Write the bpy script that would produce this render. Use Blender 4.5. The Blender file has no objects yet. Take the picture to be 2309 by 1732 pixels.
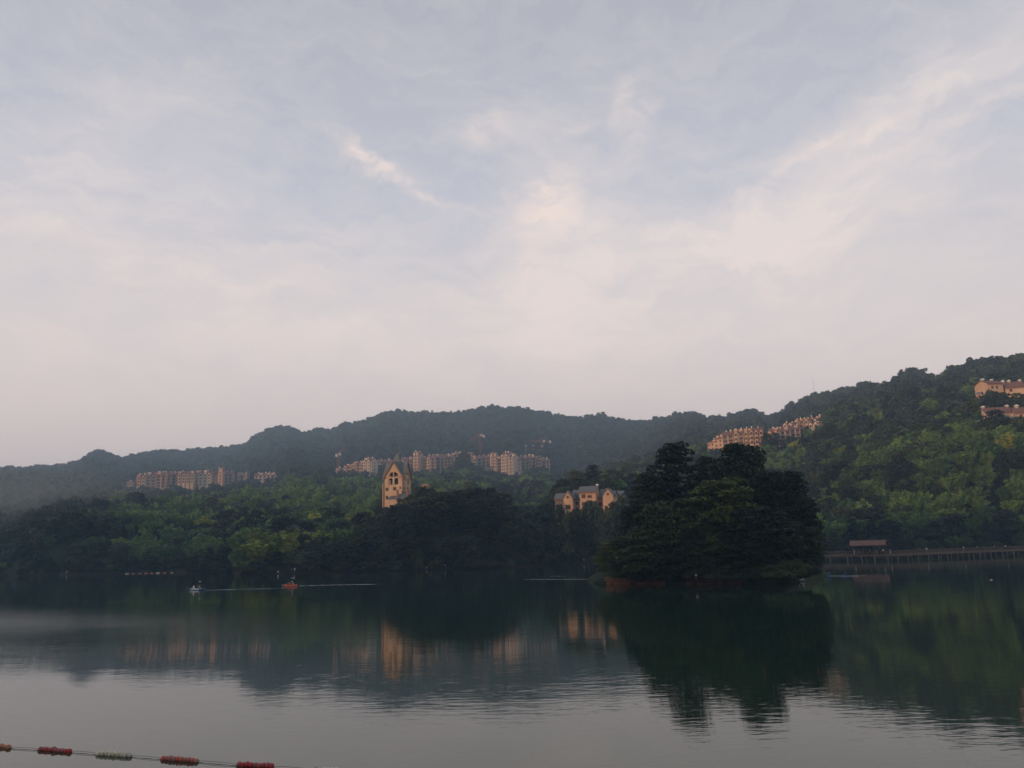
import bpy, bmesh, math, random
import numpy as np
from mathutils import Vector, Matrix
sc = bpy.context.scene
R = math.radians
C = sc.collection
# ---------------------------------------------------------------- camera
FPX, PITCH, ROLL, CAMZ = 1812.0, R(11.42), math.atan(0.027), 7.2
_f = Vector((0, math.cos(PITCH), math.sin(PITCH)))
_r0 = Vector((1, 0, 0)); _u0 = _r0.cross(_f)
_r = _r0*math.cos(ROLL) - _u0*math.sin(ROLL); _u = _r0*math.sin(ROLL) + _u0*math.cos(ROLL)
cam = bpy.data.objects.new('camera', bpy.data.cameras.new('camera')); C.objects.link(cam)
cam.matrix_world = Matrix(((_r.x, _u.x, -_f.x, 0), (_r.y, _u.y, -_f.y, 0), (_r.z, _u.z, -_f.z, CAMZ), (0, 0, 0, 1)))
cam.data.sensor_width = 36; cam.data.lens = FPX/2309*36
cam.data.clip_start = 0.1; cam.data.clip_end = 9000
sc.camera = cam
sc.render.resolution_x, sc.render.resolution_y = 1024, 768
# ---------------------------------------------------------------- sun, sky, exposure
SUN_EL, SUN_DIR = R(5.5), Vector((-0.75, -0.66, 0)).normalized()
HAZE_DENSITY = 0.00031
EXPOSURE = 0.04
SKY_STRENGTH = 0.1
sd = bpy.data.lights.new('sun', 'SUN'); sd.energy = 3.6; sd.angle = R(0.6); sd.color = (1.0, 0.56, 0.31)
sun = bpy.data.objects.new('sun', sd); C.objects.link(sun)
tosun = Vector((SUN_DIR.x*math.cos(SUN_EL), SUN_DIR.y*math.cos(SUN_EL), math.sin(SUN_EL)))
sun.rotation_euler = tosun.to_track_quat('Z', 'Y').to_euler()
sc.view_settings.view_transform = 'Standard'; sc.view_settings.look = 'None'
sc.view_settings.exposure = EXPOSURE; sc.view_settings.gamma = 1
sc.render.engine = 'CYCLES'
sc.cycles.max_bounces = 6; sc.cycles.volume_bounces = 1; sc.cycles.transparent_max_bounces = 8

def ray(px, py):
    return _f*FPX + _r*(px-1154.5) - _u*(py-866)
def P(px, py, D):                 # world point seen at a photo pixel, D metres away horizontally
    d = ray(px, py); k = D/math.hypot(d.x, d.y)
    return Vector((d.x*k, d.y*k, CAMZ+d.z*k))
def W(px, py, z=0.0):             # point of the water surface
    d = ray(px, py); k = (z-CAMZ)/d.z
    return Vector((d.x*k, d.y*k, z))
def azel(px, py):
    d = ray(px, py).normalized()
    return math.atan2(d.x, d.y), math.asin(d.z)
def HY(px): return 1232-0.027*(px-1154)
def proj(x, y, z):                # vectorised world -> photo pixel
    x = np.asarray(x, float); y = np.asarray(y, float); z = np.asarray(z, float)-CAMZ
    w = x*_f.x+y*_f.y+z*_f.z; w = np.where(w > 1, w, 1)
    return 1154.5+FPX*(x*_r.x+y*_r.y+z*_r.z)/w, 866-FPX*(x*_u.x+y*_u.y+z*_u.z)/w

# sky: Nishita sky under a thin veil of cirrus
world = bpy.data.worlds.new('World'); sc.world = world; world.use_nodes = True
nt = world.node_tree; N = nt.nodes; L = nt.links; N.clear()
def nd(t, **k):
    n = N.new(t)
    for a, b in k.items(): setattr(n, a, b)
    return n
def mth(op, a, b=None, clamp=False):
    n = nd('ShaderNodeMath', operation=op, use_clamp=clamp)
    for i, v in enumerate((a, b)):
        if v is None: continue
        if isinstance(v, (int, float)): n.inputs[i].default_value = v
        else: L.new(v, n.inputs[i])
    return n.outputs[0]
sky = nd('ShaderNodeTexSky', sky_type='NISHITA'); sky.sun_disc = False
sky.sun_elevation = SUN_EL; sky.sun_rotation = math.atan2(SUN_DIR.x, SUN_DIR.y); sky.dust_density = 2.0
tc = nd('ShaderNodeTexCoord'); sep = nd('ShaderNodeSeparateXYZ'); L.new(tc.outputs['Generated'], sep.inputs[0])
az = mth('ARCTAN2', sep.outputs[0], sep.outputs[1]); el = mth('ARCSINE', sep.outputs[2])
cmb = nd('ShaderNodeCombineXYZ'); L.new(az, cmb.inputs[0]); L.new(el, cmb.inputs[1])
wn = nd('ShaderNodeTexNoise'); wn.inputs['Scale'].default_value = 5; wn.inputs['Detail'].default_value = 6; wn.inputs['Roughness'].default_value = 0.62
L.new(cmb.outputs[0], wn.inputs['Vector'])
ws = nd('ShaderNodeVectorMath', operation='MULTIPLY_ADD'); L.new(wn.outputs['Color'], ws.inputs[0])
ws.inputs[1].default_value = (0.16, 0.16, 0); ws.inputs[2].default_value = (-0.08, -0.08, 0)
wa = nd('ShaderNodeVectorMath', operation='ADD'); L.new(ws.outputs[0], wa.inputs[0]); L.new(cmb.outputs[0], wa.inputs[1])
def blob(px, py, sx, sy, ang, amp, src):
    a, e = azel(px, py); m = nd('ShaderNodeMapping', vector_type='TEXTURE')
    m.inputs['Location'].default_value = (a, e, 0); m.inputs['Rotation'].default_value = (0, 0, R(ang))
    m.inputs['Scale'].default_value = (sx/FPX, sy/FPX, 1); L.new(src, m.inputs[0])
    g = nd('ShaderNodeTexGradient', gradient_type='SPHERICAL'); L.new(m.outputs[0], g.inputs[0])
    s = nd('ShaderNodeMapRange', interpolation_type='SMOOTHSTEP'); L.new(g.outputs['Fac'], s.inputs[0])
    return mth('MULTIPLY', s.outputs[0], amp)
# (photo px, py, half length, half width, tilt, amount): broad veils
veils = [(1500, 640, 900, 330, 12, .75), (1900, 420, 800, 170, 24, .42), (500, 640, 700, 260, -8, .5), (1250, 520, 200, 330, -12, .5),
         (150, 420, 420, 300, 10, .28), (2150, 200, 420, 230, 20, .3), (1150, 300, 260, 90, 0, .38), (300, 180, 420, 160, -10, .25), (900, 780, 700, 120, 0, .3),
         (1420, 290, 90, 200, -18, .35)]
wisps = [(870, 378, 200, 24, -29, 1.1), (800, 340, 110, 34, -24, .8), (930, 405, 90, 44, -30, .5), (1010, 455, 120, 14, -18, .5), (1235, 475, 130, 84, 40, 1.7), (1205, 575, 170, 60, 60, .55), (1100, 300, 100, 50, 10, .8), (1395, 235, 36, 80, -10, .6), (1290, 285, 90, 26, 8, .5), (1450, 260, 70, 90, -20, .35), (300, 640, 320, 34, 14, .45), (120, 740, 260, 34, -25, .5), (620, 560, 260, 30, 12, .35), (1750, 560, 420, 30, 8, .3),
         (1600, 740, 100, 40, 35, .35), (1480, 690, 90, 20, -25, .3), (1150, 640, 160, 22, 25, .35), (2140, 285, 260, 26, 14, .6), (1880, 335, 430, 24, 11, .8), (1180, 520, 200, 150, 60, .35), (480, 540, 150, 30, -20, .3), (90, 770, 140, 24, -25, .35), (1850, 320, 200, 40, 10, .3)]
acc = None
for v in veils:
    b = blob(*v, wa.outputs[0]); acc = b if acc is None else mth('ADD', acc, b)
# streaky texture inside veils
mp = nd('ShaderNodeMapping'); mp.inputs['Scale'].default_value = (3.2, 9, 1); mp.inputs['Rotation'].default_value = (0, 0, R(-18)); L.new(wa.outputs[0], mp.inputs[0])
n2 = nd('ShaderNodeTexNoise'); n2.inputs['Scale'].default_value = 1.6; n2.inputs['Detail'].default_value = 9; n2.inputs['Roughness'].default_value = 0.58; L.new(mp.outputs[0], n2.inputs['Vector'])
st = nd('ShaderNodeMapRange'); L.new(n2.outputs['Fac'], st.inputs[0]); st.inputs[1].default_value = .36; st.inputs[2].default_value = .66
acc = mth('MULTIPLY', acc, mth('ADD', mth('MULTIPLY', st.outputs[0], 0.8), 0.4))
acc = mth('ADD', acc, mth('MULTIPLY', st.outputs[0], 0.22))
mp3 = nd('ShaderNodeMapping'); mp3.inputs['Scale'].default_value = (10, 34, 1); mp3.inputs['Rotation'].default_value = (0, 0, R(20)); L.new(wa.outputs[0], mp3.inputs[0])
wn2 = nd('ShaderNodeTexNoise'); wn2.inputs['Scale'].default_value = 9; wn2.inputs['Detail'].default_value = 8; wn2.inputs['Roughness'].default_value = 0.66; L.new(cmb.outputs[0], wn2.inputs['Vector'])
n3 = nd('ShaderNodeTexNoise'); n3.inputs['Scale'].default_value = 1.5; n3.inputs['Detail'].default_value = 8; n3.inputs['Roughness'].default_value = 0.6; L.new(mp3.outputs[0], n3.inputs['Vector'])
s3 = nd('ShaderNodeMapRange'); L.new(n3.outputs['Fac'], s3.inputs[0]); s3.inputs[1].default_value = .3; s3.inputs[2].default_value = .7
ws2 = nd('ShaderNodeVectorMath', operation='MULTIPLY_ADD'); L.new(wn2.outputs['Color'], ws2.inputs[0]); ws2.inputs[1].default_value = (0.09, 0.07, 0); ws2.inputs[2].default_value = (-0.045, -0.035, 0)
wb = nd('ShaderNodeVectorMath', operation='ADD'); L.new(ws2.outputs[0], wb.inputs[0]); L.new(cmb.outputs[0], wb.inputs[1])
wacc = None
for v in wisps:
    b = blob(*v, wb.outputs[0]); wacc = b if wacc is None else mth('ADD', wacc, b)
wacc = mth('MULTIPLY', wacc, mth('ADD', mth('MULTIPLY', s3.outputs[0], 0.60), 0.08))
cloud = mth('ADD', acc, mth('MULTIPLY', mth('SUBTRACT', s3.outputs[0], 0.5), 0.34), clamp=True)
def ramp(fac, stops):
    r = nd('ShaderNodeValToRGB'); L.new(fac, r.inputs[0]); e = r.color_ramp.elements
    e[0].position, e[0].color = stops[0][0], (*stops[0][1], 1)
    e[1].position, e[1].color = stops[-1][0], (*stops[-1][1], 1)
    for p, c in stops[1:-1]:
        q = e.new(p); q.color = (*c, 1)
    return r.outputs[0]
ef = mth('DIVIDE', el, math.pi/2, clamp=True)
air = ramp(ef, [(0, (.97, .76, .68)), (.08, (.94, .77, .71)), (.17, (.79, .72, .715)), (.27, (.59, .60, .675)), (.40, (.48, .49, .555)), (1, (.30, .33, .42))])
cl = ramp(ef, [(0, (.99, .79, .715)), (.12, (.99, .83, .755)), (.25, (.89, .79, .755)), (.42, (.68, .655, .665)), (1, (.44, .46, .50))])
def mix(f, a, b, bt='MIX'):
    m = nd('ShaderNodeMix', data_type='RGBA', blend_type=bt)
    for s, v in ((m.inputs[0], f), (m.inputs[6], a), (m.inputs[7], b)):
        if isinstance(v, (int, float)): s.default_value = v
        elif isinstance(v, tuple): s.default_value = (*v, 1)
        else: L.new(v, s)
    return m.outputs[2]
c1 = mix(cloud, air, cl)
c2 = mix(mth('MULTIPLY', wacc, 1.0, clamp=True), c1, (1.0, .83, .75))
sc10 = nd('ShaderNodeVectorMath', operation='SCALE'); L.new(c2, sc10.inputs[0]); sc10.inputs['Scale'].default_value = 1/SKY_STRENGTH
final = mix(0.96, sky.outputs[0], sc10.outputs[0])
bg = nd('ShaderNodeBackground'); L.new(final, bg.inputs[0]); bg.inputs[1].default_value = SKY_STRENGTH
wo = nd('ShaderNodeOutputWorld'); L.new(bg.outputs[0], wo.inputs[0])

# ---------------------------------------------------------------- helpers
def tag(o, label=None, cat=None, group=None, kind=None):
    if label: o['label'] = label
    if cat: o['category'] = cat
    if group: o['group'] = group
    if kind: o['kind'] = kind
    return o
def empty(name, loc, rz=0, label=None, cat=None, group=None):
    o = bpy.data.objects.new(name, None); C.objects.link(o); o.location = loc; o.rotation_euler = (0, 0, rz)
    o.empty_display_size = .5
    return tag(o, label, cat, group)
def put(name, me, parent=None, loc=(0, 0, 0), rz=0):
    o = bpy.data.objects.new(name, me); C.objects.link(o)
    o.location = loc; o.rotation_euler = (0, 0, rz)
    if parent is not None: o.parent = parent
    return o
class MB:
    def __init__(s): s.v = []; s.f = []
    def poly(s, pts):
        n = len(s.v); s.v += [tuple(p) for p in pts]; s.f.append(tuple(range(n, n+len(pts)))); return s
    def hexa(s, a):       # 8 corners: bottom 4 ccw, top 4 ccw
        n = len(s.v); s.v += [tuple(p) for p in a]
        for q in ((3, 2, 1, 0), (4, 5, 6, 7), (0, 1, 5, 4), (1, 2, 6, 5), (2, 3, 7, 6), (3, 0, 4, 7)): s.f.append(tuple(n+i for i in q))
        return s
    def box(s, x0, x1, y0, y1, z0, z1):
        return s.hexa([(x0, y0, z0), (x1, y0, z0), (x1, y1, z0), (x0, y1, z0), (x0, y0, z1), (x1, y0, z1), (x1, y1, z1), (x0, y1, z1)])
    def prism(s, pts2, y0, y1):   # outline in xz extruded along y
        n = len(s.v); k = len(pts2)
        s.v += [(x, y0, z) for x, z in pts2]+[(x, y1, z) for x, z in pts2]
        s.f.append(tuple(range(n, n+k))); s.f.append(tuple(range(n+2*k-1, n+k-1, -1)))
        for i in range(k):
            j = (i+1) % k; s.f.append((n+j, n+i, n+k+i, n+k+j))
        return s
    def tube(s, path, rad, k=6, cap=True):
        path = [Vector(p) for p in path]; rings = []
        if not hasattr(rad, '__len__'): rad = [rad]*len(path)
        for i, p in enumerate(path):
            t = (path[min(i+1, len(path)-1)]-path[max(i-1, 0)]).normalized()
            a = t.cross(Vector((0, 0, 1)) if abs(t.z) < .95 else Vector((1, 0, 0))).normalized(); b = t.cross(a)
            n = len(s.v); rings.append(n)
            for j in range(k):
                th = 2*math.pi*j/k; s.v.append(tuple(p+(a*math.cos(th)+b*math.sin(th))*rad[i]))
        for i in range(len(rings)-1):
            for j in range(k):
                m = (j+1) % k; s.f.append((rings[i]+j, rings[i+1]+j, rings[i+1]+m, rings[i]+m))
        if cap:
            s.f.append(tuple(rings[0]+j for j in range(k))); s.f.append(tuple(rings[-1]+j for j in reversed(range(k))))
        return s
    def ball(s, c, r, nu=10, nv=6):
        if not hasattr(r, '__len__'): r = (r, r, r)
        n = len(s.v); s.v.append((c[0], c[1], c[2]-r[2]))
        for i in range(1, nv):
            ph = -math.pi/2+math.pi*i/nv
            for j in range(nu):
                th = 2*math.pi*j/nu
                s.v.append((c[0]+r[0]*math.cos(ph)*math.cos(th), c[1]+r[1]*math.cos(ph)*math.sin(th), c[2]+r[2]*math.sin(ph)))
        s.v.append((c[0], c[1], c[2]+r[2])); last = len(s.v)-1
        for j in range(nu):
            m = (j+1) % nu
            s.f.append((n, n+1+m, n+1+j)); s.f.append((last, last-nu+j, last-nu+m))
            for i in range(nv-2):
                a = n+1+i*nu; s.f.append((a+j, a+m, a+nu+m, a+nu+j))
        return s
    def mesh(s, name, mat, smooth=False, bevel=0):
        me = bpy.data.meshes.new(name); me.from_pydata(s.v, [], s.f)
        if bevel:
            bm = bmesh.new(); bm.from_mesh(me); bmesh.ops.remove_doubles(bm, verts=bm.verts, dist=1e-4)
            bmesh.ops.bevel(bm, geom=bm.edges[:], offset=bevel, segments=1, affect='EDGES', profile=.5); bm.to_mesh(me); bm.free()
        if mat: me.materials.append(mat)
        if smooth: me.polygons.foreach_set('use_smooth', [True]*len(me.polygons))
        me.update(); return me
    def build(s, name, mat, parent=None, loc=(0, 0, 0), rz=0, smooth=False, bevel=0):
        return put(name, s.mesh(name, mat, smooth, bevel), parent, loc, rz)
def np_mesh(name, V, F, mat):
    me = bpy.data.meshes.new(name); V = np.asarray(V, np.float32); F = np.asarray(F, np.int32)
    me.vertices.add(len(V)); me.vertices.foreach_set('co', V.ravel())
    k = F.shape[1]; me.loops.add(F.size); me.loops.foreach_set('vertex_index', F.ravel())
    me.polygons.add(len(F)); me.polygons.foreach_set('loop_start', np.arange(0, F.size, k, dtype=np.int32))
    me.polygons.foreach_set('loop_total', np.full(len(F), k, np.int32))
    if mat: me.materials.append(mat)
    me.update(calc_edges=True); return me

# ---------------------------------------------------------------- materials
def base_mat(name):
    m = bpy.data.materials.new(name); m.use_nodes = True
    return m, m.node_tree, m.node_tree.nodes['Principled BSDF']
def mat_noise(name, c1, c2, scale=1.0, rough=.8, spec=.3, stretch=(1, 1, 1), bump=0, detail=5, metallic=0, lo=.35, hi=.65):
    m, t, b = base_mat(name); n = t.nodes; l = t.links
    tc = n.new('ShaderNodeTexCoord'); mp = n.new('ShaderNodeMapping'); mp.inputs['Scale'].default_value = stretch
    nz = n.new('ShaderNodeTexNoise'); nz.inputs['Scale'].default_value = scale; nz.inputs['Detail'].default_value = detail
    l.new(tc.outputs['Object'], mp.inputs[0]); l.new(mp.outputs[0], nz.inputs['Vector'])
    r = n.new('ShaderNodeValToRGB'); e = r.color_ramp.elements
    e[0].position, e[0].color = lo, (*c1, 1); e[1].position, e[1].color = hi, (*c2, 1)
    l.new(nz.outputs['Fac'], r.inputs[0]); l.new(r.outputs[0], b.inputs['Base Color'])
    b.inputs['Roughness'].default_value = rough; b.inputs['Specular IOR Level'].default_value = spec; b.inputs['Metallic'].default_value = metallic
    if bump:
        bp = n.new('ShaderNodeBump'); bp.inputs['Strength'].default_value = bump; l.new(nz.outputs['Fac'], bp.inputs['Height']); l.new(bp.outputs[0], b.inputs['Normal'])
    return m
def mat_leaf(name, c1, c2, c3):
    m, t, b = base_mat(name); n = t.nodes; l = t.links
    oi = n.new('ShaderNodeObjectInfo'); tc = n.new('ShaderNodeTexCoord')
    nz = n.new('ShaderNodeTexNoise'); nz.inputs['Scale'].default_value = .35; nz.inputs['Detail'].default_value = 4
    l.new(tc.outputs['Object'], nz.inputs['Vector'])
    a = n.new('ShaderNodeMath'); a.operation = 'MULTIPLY_ADD'; a.inputs[1].default_value = .9; l.new(nz.outputs['Fac'], a.inputs[0])
    s = n.new('ShaderNodeMath'); s.operation = 'MULTIPLY_ADD'; s.inputs[1].default_value = .85; s.inputs[2].default_value = -.40
    l.new(oi.outputs['Random'], s.inputs[0]); l.new(s.outputs[0], a.inputs[2])
    r = n.new('ShaderNodeValToRGB'); e = r.color_ramp.elements
    e[0].position, e[0].color = .15, (*c1, 1); e[1].position, e[1].color = .9, (*c3, 1); q = e.new(.5); q.color = (*c2, 1)
    l.new(a.outputs[0], r.inputs[0]); l.new(r.outputs[0], b.inputs['Base Color'])
    b.inputs['Roughness'].default_value = .55; b.inputs['Specular IOR Level'].default_value = .25
    tr = n.new('ShaderNodeBsdfTranslucent'); l.new(r.outputs[0], tr.inputs[0]); mx = n.new('ShaderNodeMixShader'); mx.inputs[0].default_value = .18
    l.new(b.outputs[0], mx.inputs[1]); l.new(tr.outputs[0], mx.inputs[2]); l.new(mx.outputs[0], n['Material Output'].inputs[0])
    return m
M = {}
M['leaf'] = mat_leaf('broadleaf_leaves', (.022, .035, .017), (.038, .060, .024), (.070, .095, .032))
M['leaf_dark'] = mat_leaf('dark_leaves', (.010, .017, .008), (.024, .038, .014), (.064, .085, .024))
M['bamboo'] = mat_leaf('bamboo_leaves', (.046, .098, .024), (.092, .172, .036), (.14, .225, .044))
M['bamboo_y'] = mat_leaf('yellow_bamboo_leaves', (.13, .18, .025), (.19, .24, .03), (.26, .30, .035))
M['far_leaf'] = mat_leaf('far_leaves', (.02, .034, .022), (.036, .055, .034), (.065, .09, .045))
M['bark'] = mat_noise('bark', (.035, .028, .02), (.08, .065, .05), 4, .9, .2, (1, 1, .3), .4)
M['ground'] = mat_noise('forest_floor', (.016, .026, .012), (.035, .05, .02), .08, .95, .1)
M['soil'] = mat_noise('red_soil', (.12, .042, .022), (.27, .098, .046), .9, .95, .1, (1, 1, 2.5), .5)
M['shore_soil'] = mat_noise('shore_soil', (.05, .04, .03), (.12, .08, .06), .6, .95, .1)
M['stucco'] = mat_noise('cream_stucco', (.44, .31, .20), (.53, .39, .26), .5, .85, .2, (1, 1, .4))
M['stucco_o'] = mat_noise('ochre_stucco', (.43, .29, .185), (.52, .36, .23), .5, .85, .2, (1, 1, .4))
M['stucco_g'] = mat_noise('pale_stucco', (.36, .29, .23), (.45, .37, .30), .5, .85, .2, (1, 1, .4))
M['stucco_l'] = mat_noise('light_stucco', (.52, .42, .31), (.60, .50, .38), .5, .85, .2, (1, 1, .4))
M['trim'] = mat_noise('red_brown_trim', (.22, .10, .07), (.30, .14, .09), 2, .7, .3)
M['tile_red'] = mat_noise('red_roof_tile', (.13, .07, .055), (.20, .105, .08), 1.5, .8, .2, (1, 4, 1))
M['tile_grey'] = mat_noise('grey_roof_tile', (.085, .095, .10), (.13, .14, .145), 1.2, .7, .3, (1, 4, 1))
M['tile_green'] = mat_noise('weathered_spire', (.10, .12, .12), (.15, .17, .165), .8, .7, .3, (1, 1, 4))
M['white'] = mat_noise('white_paint', (.72, .72, .70), (.82, .82, .80), 3, .6, .3)
M['cap'] = mat_noise('pale_chimney', (.42, .36, .30), (.52, .46, .40), 1, .8, .2)
M['glass'] = mat_noise('window_glass', (.02, .022, .025), (.05, .05, .05), .4, .5, .25)
M['dark'] = mat_noise('interior_shade', (.025, .022, .02), (.05, .043, .036), 1, .9, .1)
M['wood'] = mat_noise('boardwalk_wood', (.10, .07, .05), (.19, .14, .10), 3, .85, .2, (1, 6, 1))
M['wood_rail'] = mat_noise('railing_wood', (.10, .075, .057), (.17, .13, .10), 3, .85, .2)
M['post'] = mat_noise('pale_post', (.13, .105, .08), (.24, .20, .155), 1.4, .85, .2)
M['crane'] = mat_noise('crane_paint', (.26, .11, .075), (.34, .15, .10), 1, .6, .3)
M['steel'] = mat_noise('galvanised_steel', (.38, .38, .38), (.50, .50, .50), 1, .5, .5, metallic=.3)
M['red_plastic'] = mat_noise('red_float', (.24, .025, .03), (.36, .05, .045), 9, .45, .45)
M['orange_plastic'] = mat_noise('faded_red_float', (.30, .075, .05), (.42, .12, .085), 9, .5, .4)
M['brown_plastic'] = mat_noise('rusty_float', (.30, .10, .05), (.42, .18, .08), 9, .5, .4)
M['white_plastic'] = mat_noise('white_float', (.36, .32, .21), (.58, .53, .39), 9, .5, .4)
M['rope'] = mat_noise('rope', (.05, .05, .05), (.10, .10, .09), 20, .8, .2)
M['hull_o'] = mat_noise('orange_hull', (.62, .10, .03), (.72, .15, .05), 3, .35, .5)
M['hull_b'] = mat_noise('blue_hull', (.02, .06, .17), (.03, .09, .24), 3, .35, .5)
M['hull_g'] = mat_noise('pale_grey_hull', (.30, .33, .36), (.40, .43, .46), 3, .4, .5)
M['hull_w'] = mat_noise('white_hull', (.62, .64, .64), (.74, .75, .74), 3, .35, .5)
M['skin'] = mat_noise('skin', (.42, .25, .17), (.50, .31, .22), 5, .6, .4)
M['hair'] = mat_noise('hair', (.012, .01, .008), (.03, .025, .02), 20, .6, .4)
for k, c in dict(c_white=(.72, .72, .70), c_dark=(.03, .035, .045), c_red=(.45, .06, .05), c_blue=(.03, .16, .42), c_orange=(.62, .16, .05), c_grey=(.25, .26, .27), c_khaki=(.28, .22, .15)).items():
    M[k] = mat_noise('cloth_'+k[2:], tuple(x*.85 for x in c), c, 6, .85, .15)
M['feather'] = mat_noise('white_feathers', (.70, .70, .68), (.85, .85, .83), 9, .8, .2)
M['beak'] = mat_noise('orange_beak', (.55, .2, .03), (.65, .26, .05), 9, .5, .3)
M['wake_sheen'] = None

def vary(mat, amt):
    t = mat.node_tree; n = t.nodes; l = t.links; b = n['Principled BSDF']; src = b.inputs['Base Color'].links[0].from_socket
    oi = n.new('ShaderNodeObjectInfo'); hs = n.new('ShaderNodeHueSaturation'); mr = n.new('ShaderNodeMapRange'); mr.inputs[3].default_value = 1-amt; mr.inputs[4].default_value = 1+amt*.5
    l.new(oi.outputs['Random'], mr.inputs[0]); l.new(mr.outputs[0], hs.inputs['Value']); l.new(mr.outputs[0], hs.inputs['Saturation']); l.new(src, hs.inputs['Color']); l.new(hs.outputs[0], b.inputs['Base Color'])
for k in ('red_plastic', 'orange_plastic', 'white_plastic', 'brown_plastic', 'post'): vary(M[k], .28)
# ---------------------------------------------------------------- terrain
COLS = {-150: [(440, 1190), (700, 1150), (900, 1090)], 0: [(450, 1185), (700, 1150), (900, 1085)], 150: [(430, 1160), (700, 1115), (900, 1090)],
 300: [(440, 1155), (600, 1125), (840, 1100)], 450: [(440, 1160), (600, 1125), (840, 1098)], 528: [(440, 1155), (600, 1115), (820, 1095)],
 546: [(290, 1215), (330, 1195), (450, 1145), (600, 1110), (800, 1090)], 622: [(295, 1182), (450, 1140), (600, 1110), (790, 1094)], 648: [(295, 1176), (450, 1138), (600, 1100), (790, 1056)],
 700: [(295, 1172), (450, 1135), (600, 1095), (800, 1058)], 800: [(295, 1172), (330, 1162), (450, 1135), (600, 1100), (760, 1068)],
 880: [(295, 1150), (335, 1135), (450, 1125), (600, 1100), (760, 1066)], 960: [(300, 1115), (350, 1120), (450, 1125), (600, 1095), (760, 1066)],
 1060: [(300, 1108), (360, 1120), (450, 1120), (600, 1085), (760, 1058)], 1120: [(300, 1118), (360, 1138), (450, 1130), (600, 1094), (760, 1063)],
 1180: [(300, 1142), (360, 1152), (500, 1137), (760, 1062)], 1230: [(310, 1160), (380, 1150), (500, 1130), (760, 1062)],
 1260: [(318, 1130), (335, 1110), (365, 1098), (400, 1095), (550, 1105), (800, 1068)], 1340: [(318, 1128), (335, 1105), (365, 1070), (400, 1062), (550, 1075), (800, 1050)],
 1420: [(320, 1150), (400, 1072), (600, 1042), (800, 1035)], 1550: [(320, 1150), (400, 1090), (560, 1022), (650, 1010)],
 1700: [(320, 1150), (400, 1090), (560, 1004), (650, 990)], 1800: [(320, 1160), (400, 1085), (500, 1035), (600, 975), (700, 955)],
 1900: [(320, 1130), (400, 1045), (500, 975), (600, 918), (700, 908)], 2000: [(320, 1110), (400, 1025), (480, 955), (560, 905), (650, 897)],
 2100: [(320, 1110), (400, 1000), (480, 930), (560, 885), (650, 870)], 2200: [(320, 1100), (400, 985), (460, 925), (540, 880), (600, 862)],
 2309: [(320, 1095), (400, 970), (440, 938), (520, 882), (600, 850)], 2500: [(320, 1085), (400, 950), (520, 860), (600, 835)]}
SHORE = [(-150, 1301), (0, 1298), (100, 1298), (300, 1293), (500, 1290), (530, 1289), (540, 1297), (700, 1292), (900, 1287), (1005, 1284), (1150, 1280), (1250, 1272), (1340, 1270), (1500, 1266), (1700, 1263), (1840, 1259), (2309, 1246), (2500, 1240)]
SKYLINE = [(-150, 1058), (0, 1055), (63, 1052), (136, 1046), (177, 1038), (203, 1018), (225, 1013), (250, 1020), (272, 1031), (315, 1020), (355, 1012), (417, 1014), (460, 1007), (522, 1005), (553, 997), (574, 979), (605, 962), (637, 955), (668, 965), (681, 973), (720, 962), (752, 963), (778, 948), (793, 952), (825, 944), (857, 928), (900, 922), (929, 926), (971, 923), (1000, 928), (1035, 925), (1075, 917), (1100, 911), (1125, 912), (1138, 918), (1165, 911), (1200, 922), (1253, 930), (1305, 934), (1357, 931), (1409, 943), (1461, 945), (1493, 938), (1529, 927), (1565, 927), (1586, 934), (1593, 940), (1617, 934), (1636, 937), (1664, 926), (1692, 918), (1710, 924), (1726, 935), (1745, 933), (1771, 920), (1805, 900), (1816, 891), (1873, 879), (1929, 866), (1950, 861), (1997, 861), (2008, 859), (2030, 840), (2046, 832), (2073, 833), (2107, 848), (2148, 827), (2193, 809), (2227, 805), (2272, 803), (2309, 795), (2500, 780)]
RIDGED = [(-150, 1500), (300, 1500), (600, 1400), (1000, 1220), (1500, 1100), (1800, 1000), (2309, 850), (2500, 830)]
def TH(D): return np.interp(D, [250, 330, 450, 700, 1500], [14, 12, 9.5, 9, 10])      # height of the trees
aH = lambda px: azel(px, HY(px))[0]
_cx = sorted(COLS); _caz = np.array([aH(x) for x in _cx])
_sz = np.array([aH(x) for x, y in SHORE]); _sd = np.array([math.hypot(*W(x, y)[:2]) for x, y in SHORE])
_sz = np.concatenate([[-math.pi, -R(100), -R(80), -R(58)], _sz, [R(60), R(85), R(105), math.pi]])
_sd = np.concatenate([[14, 14, 70, 330], _sd, [280, 60, 14, 14]])
_raz = np.array([azel(x, y)[0] for x, y in SKYLINE]); _rt = np.array([math.tan(azel(x, y)[1]) for x, y in SKYLINE])
_rdz = np.array([aH(x) for x, y in RIDGED]); _rd = np.array([d for x, d in RIDGED], float)
def col_z(i, D):
    px = _cx[i]; pts = COLS[px]
    Ds = float(np.interp(_caz[i], _sz, _sd))
    d = [Ds, Ds+8]; z = [0.15, 1.6]
    for (q, y) in pts:
        if q > Ds+12: d.append(q); z.append(max(2.0, P(px, y, q).z-float(TH(q))))
    return np.interp(D, d, z)
def vnoise(x, y, s, seed=0):
    x = x/s; y = y/s
    return (np.sin(x*1.7+seed+1.3*np.sin(y*1.1+seed))+np.sin(y*2.1+seed*2+1.7*np.sin(x*.9)) + .6*np.sin(x*3.1+y*2.7+seed))/2.6
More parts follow.
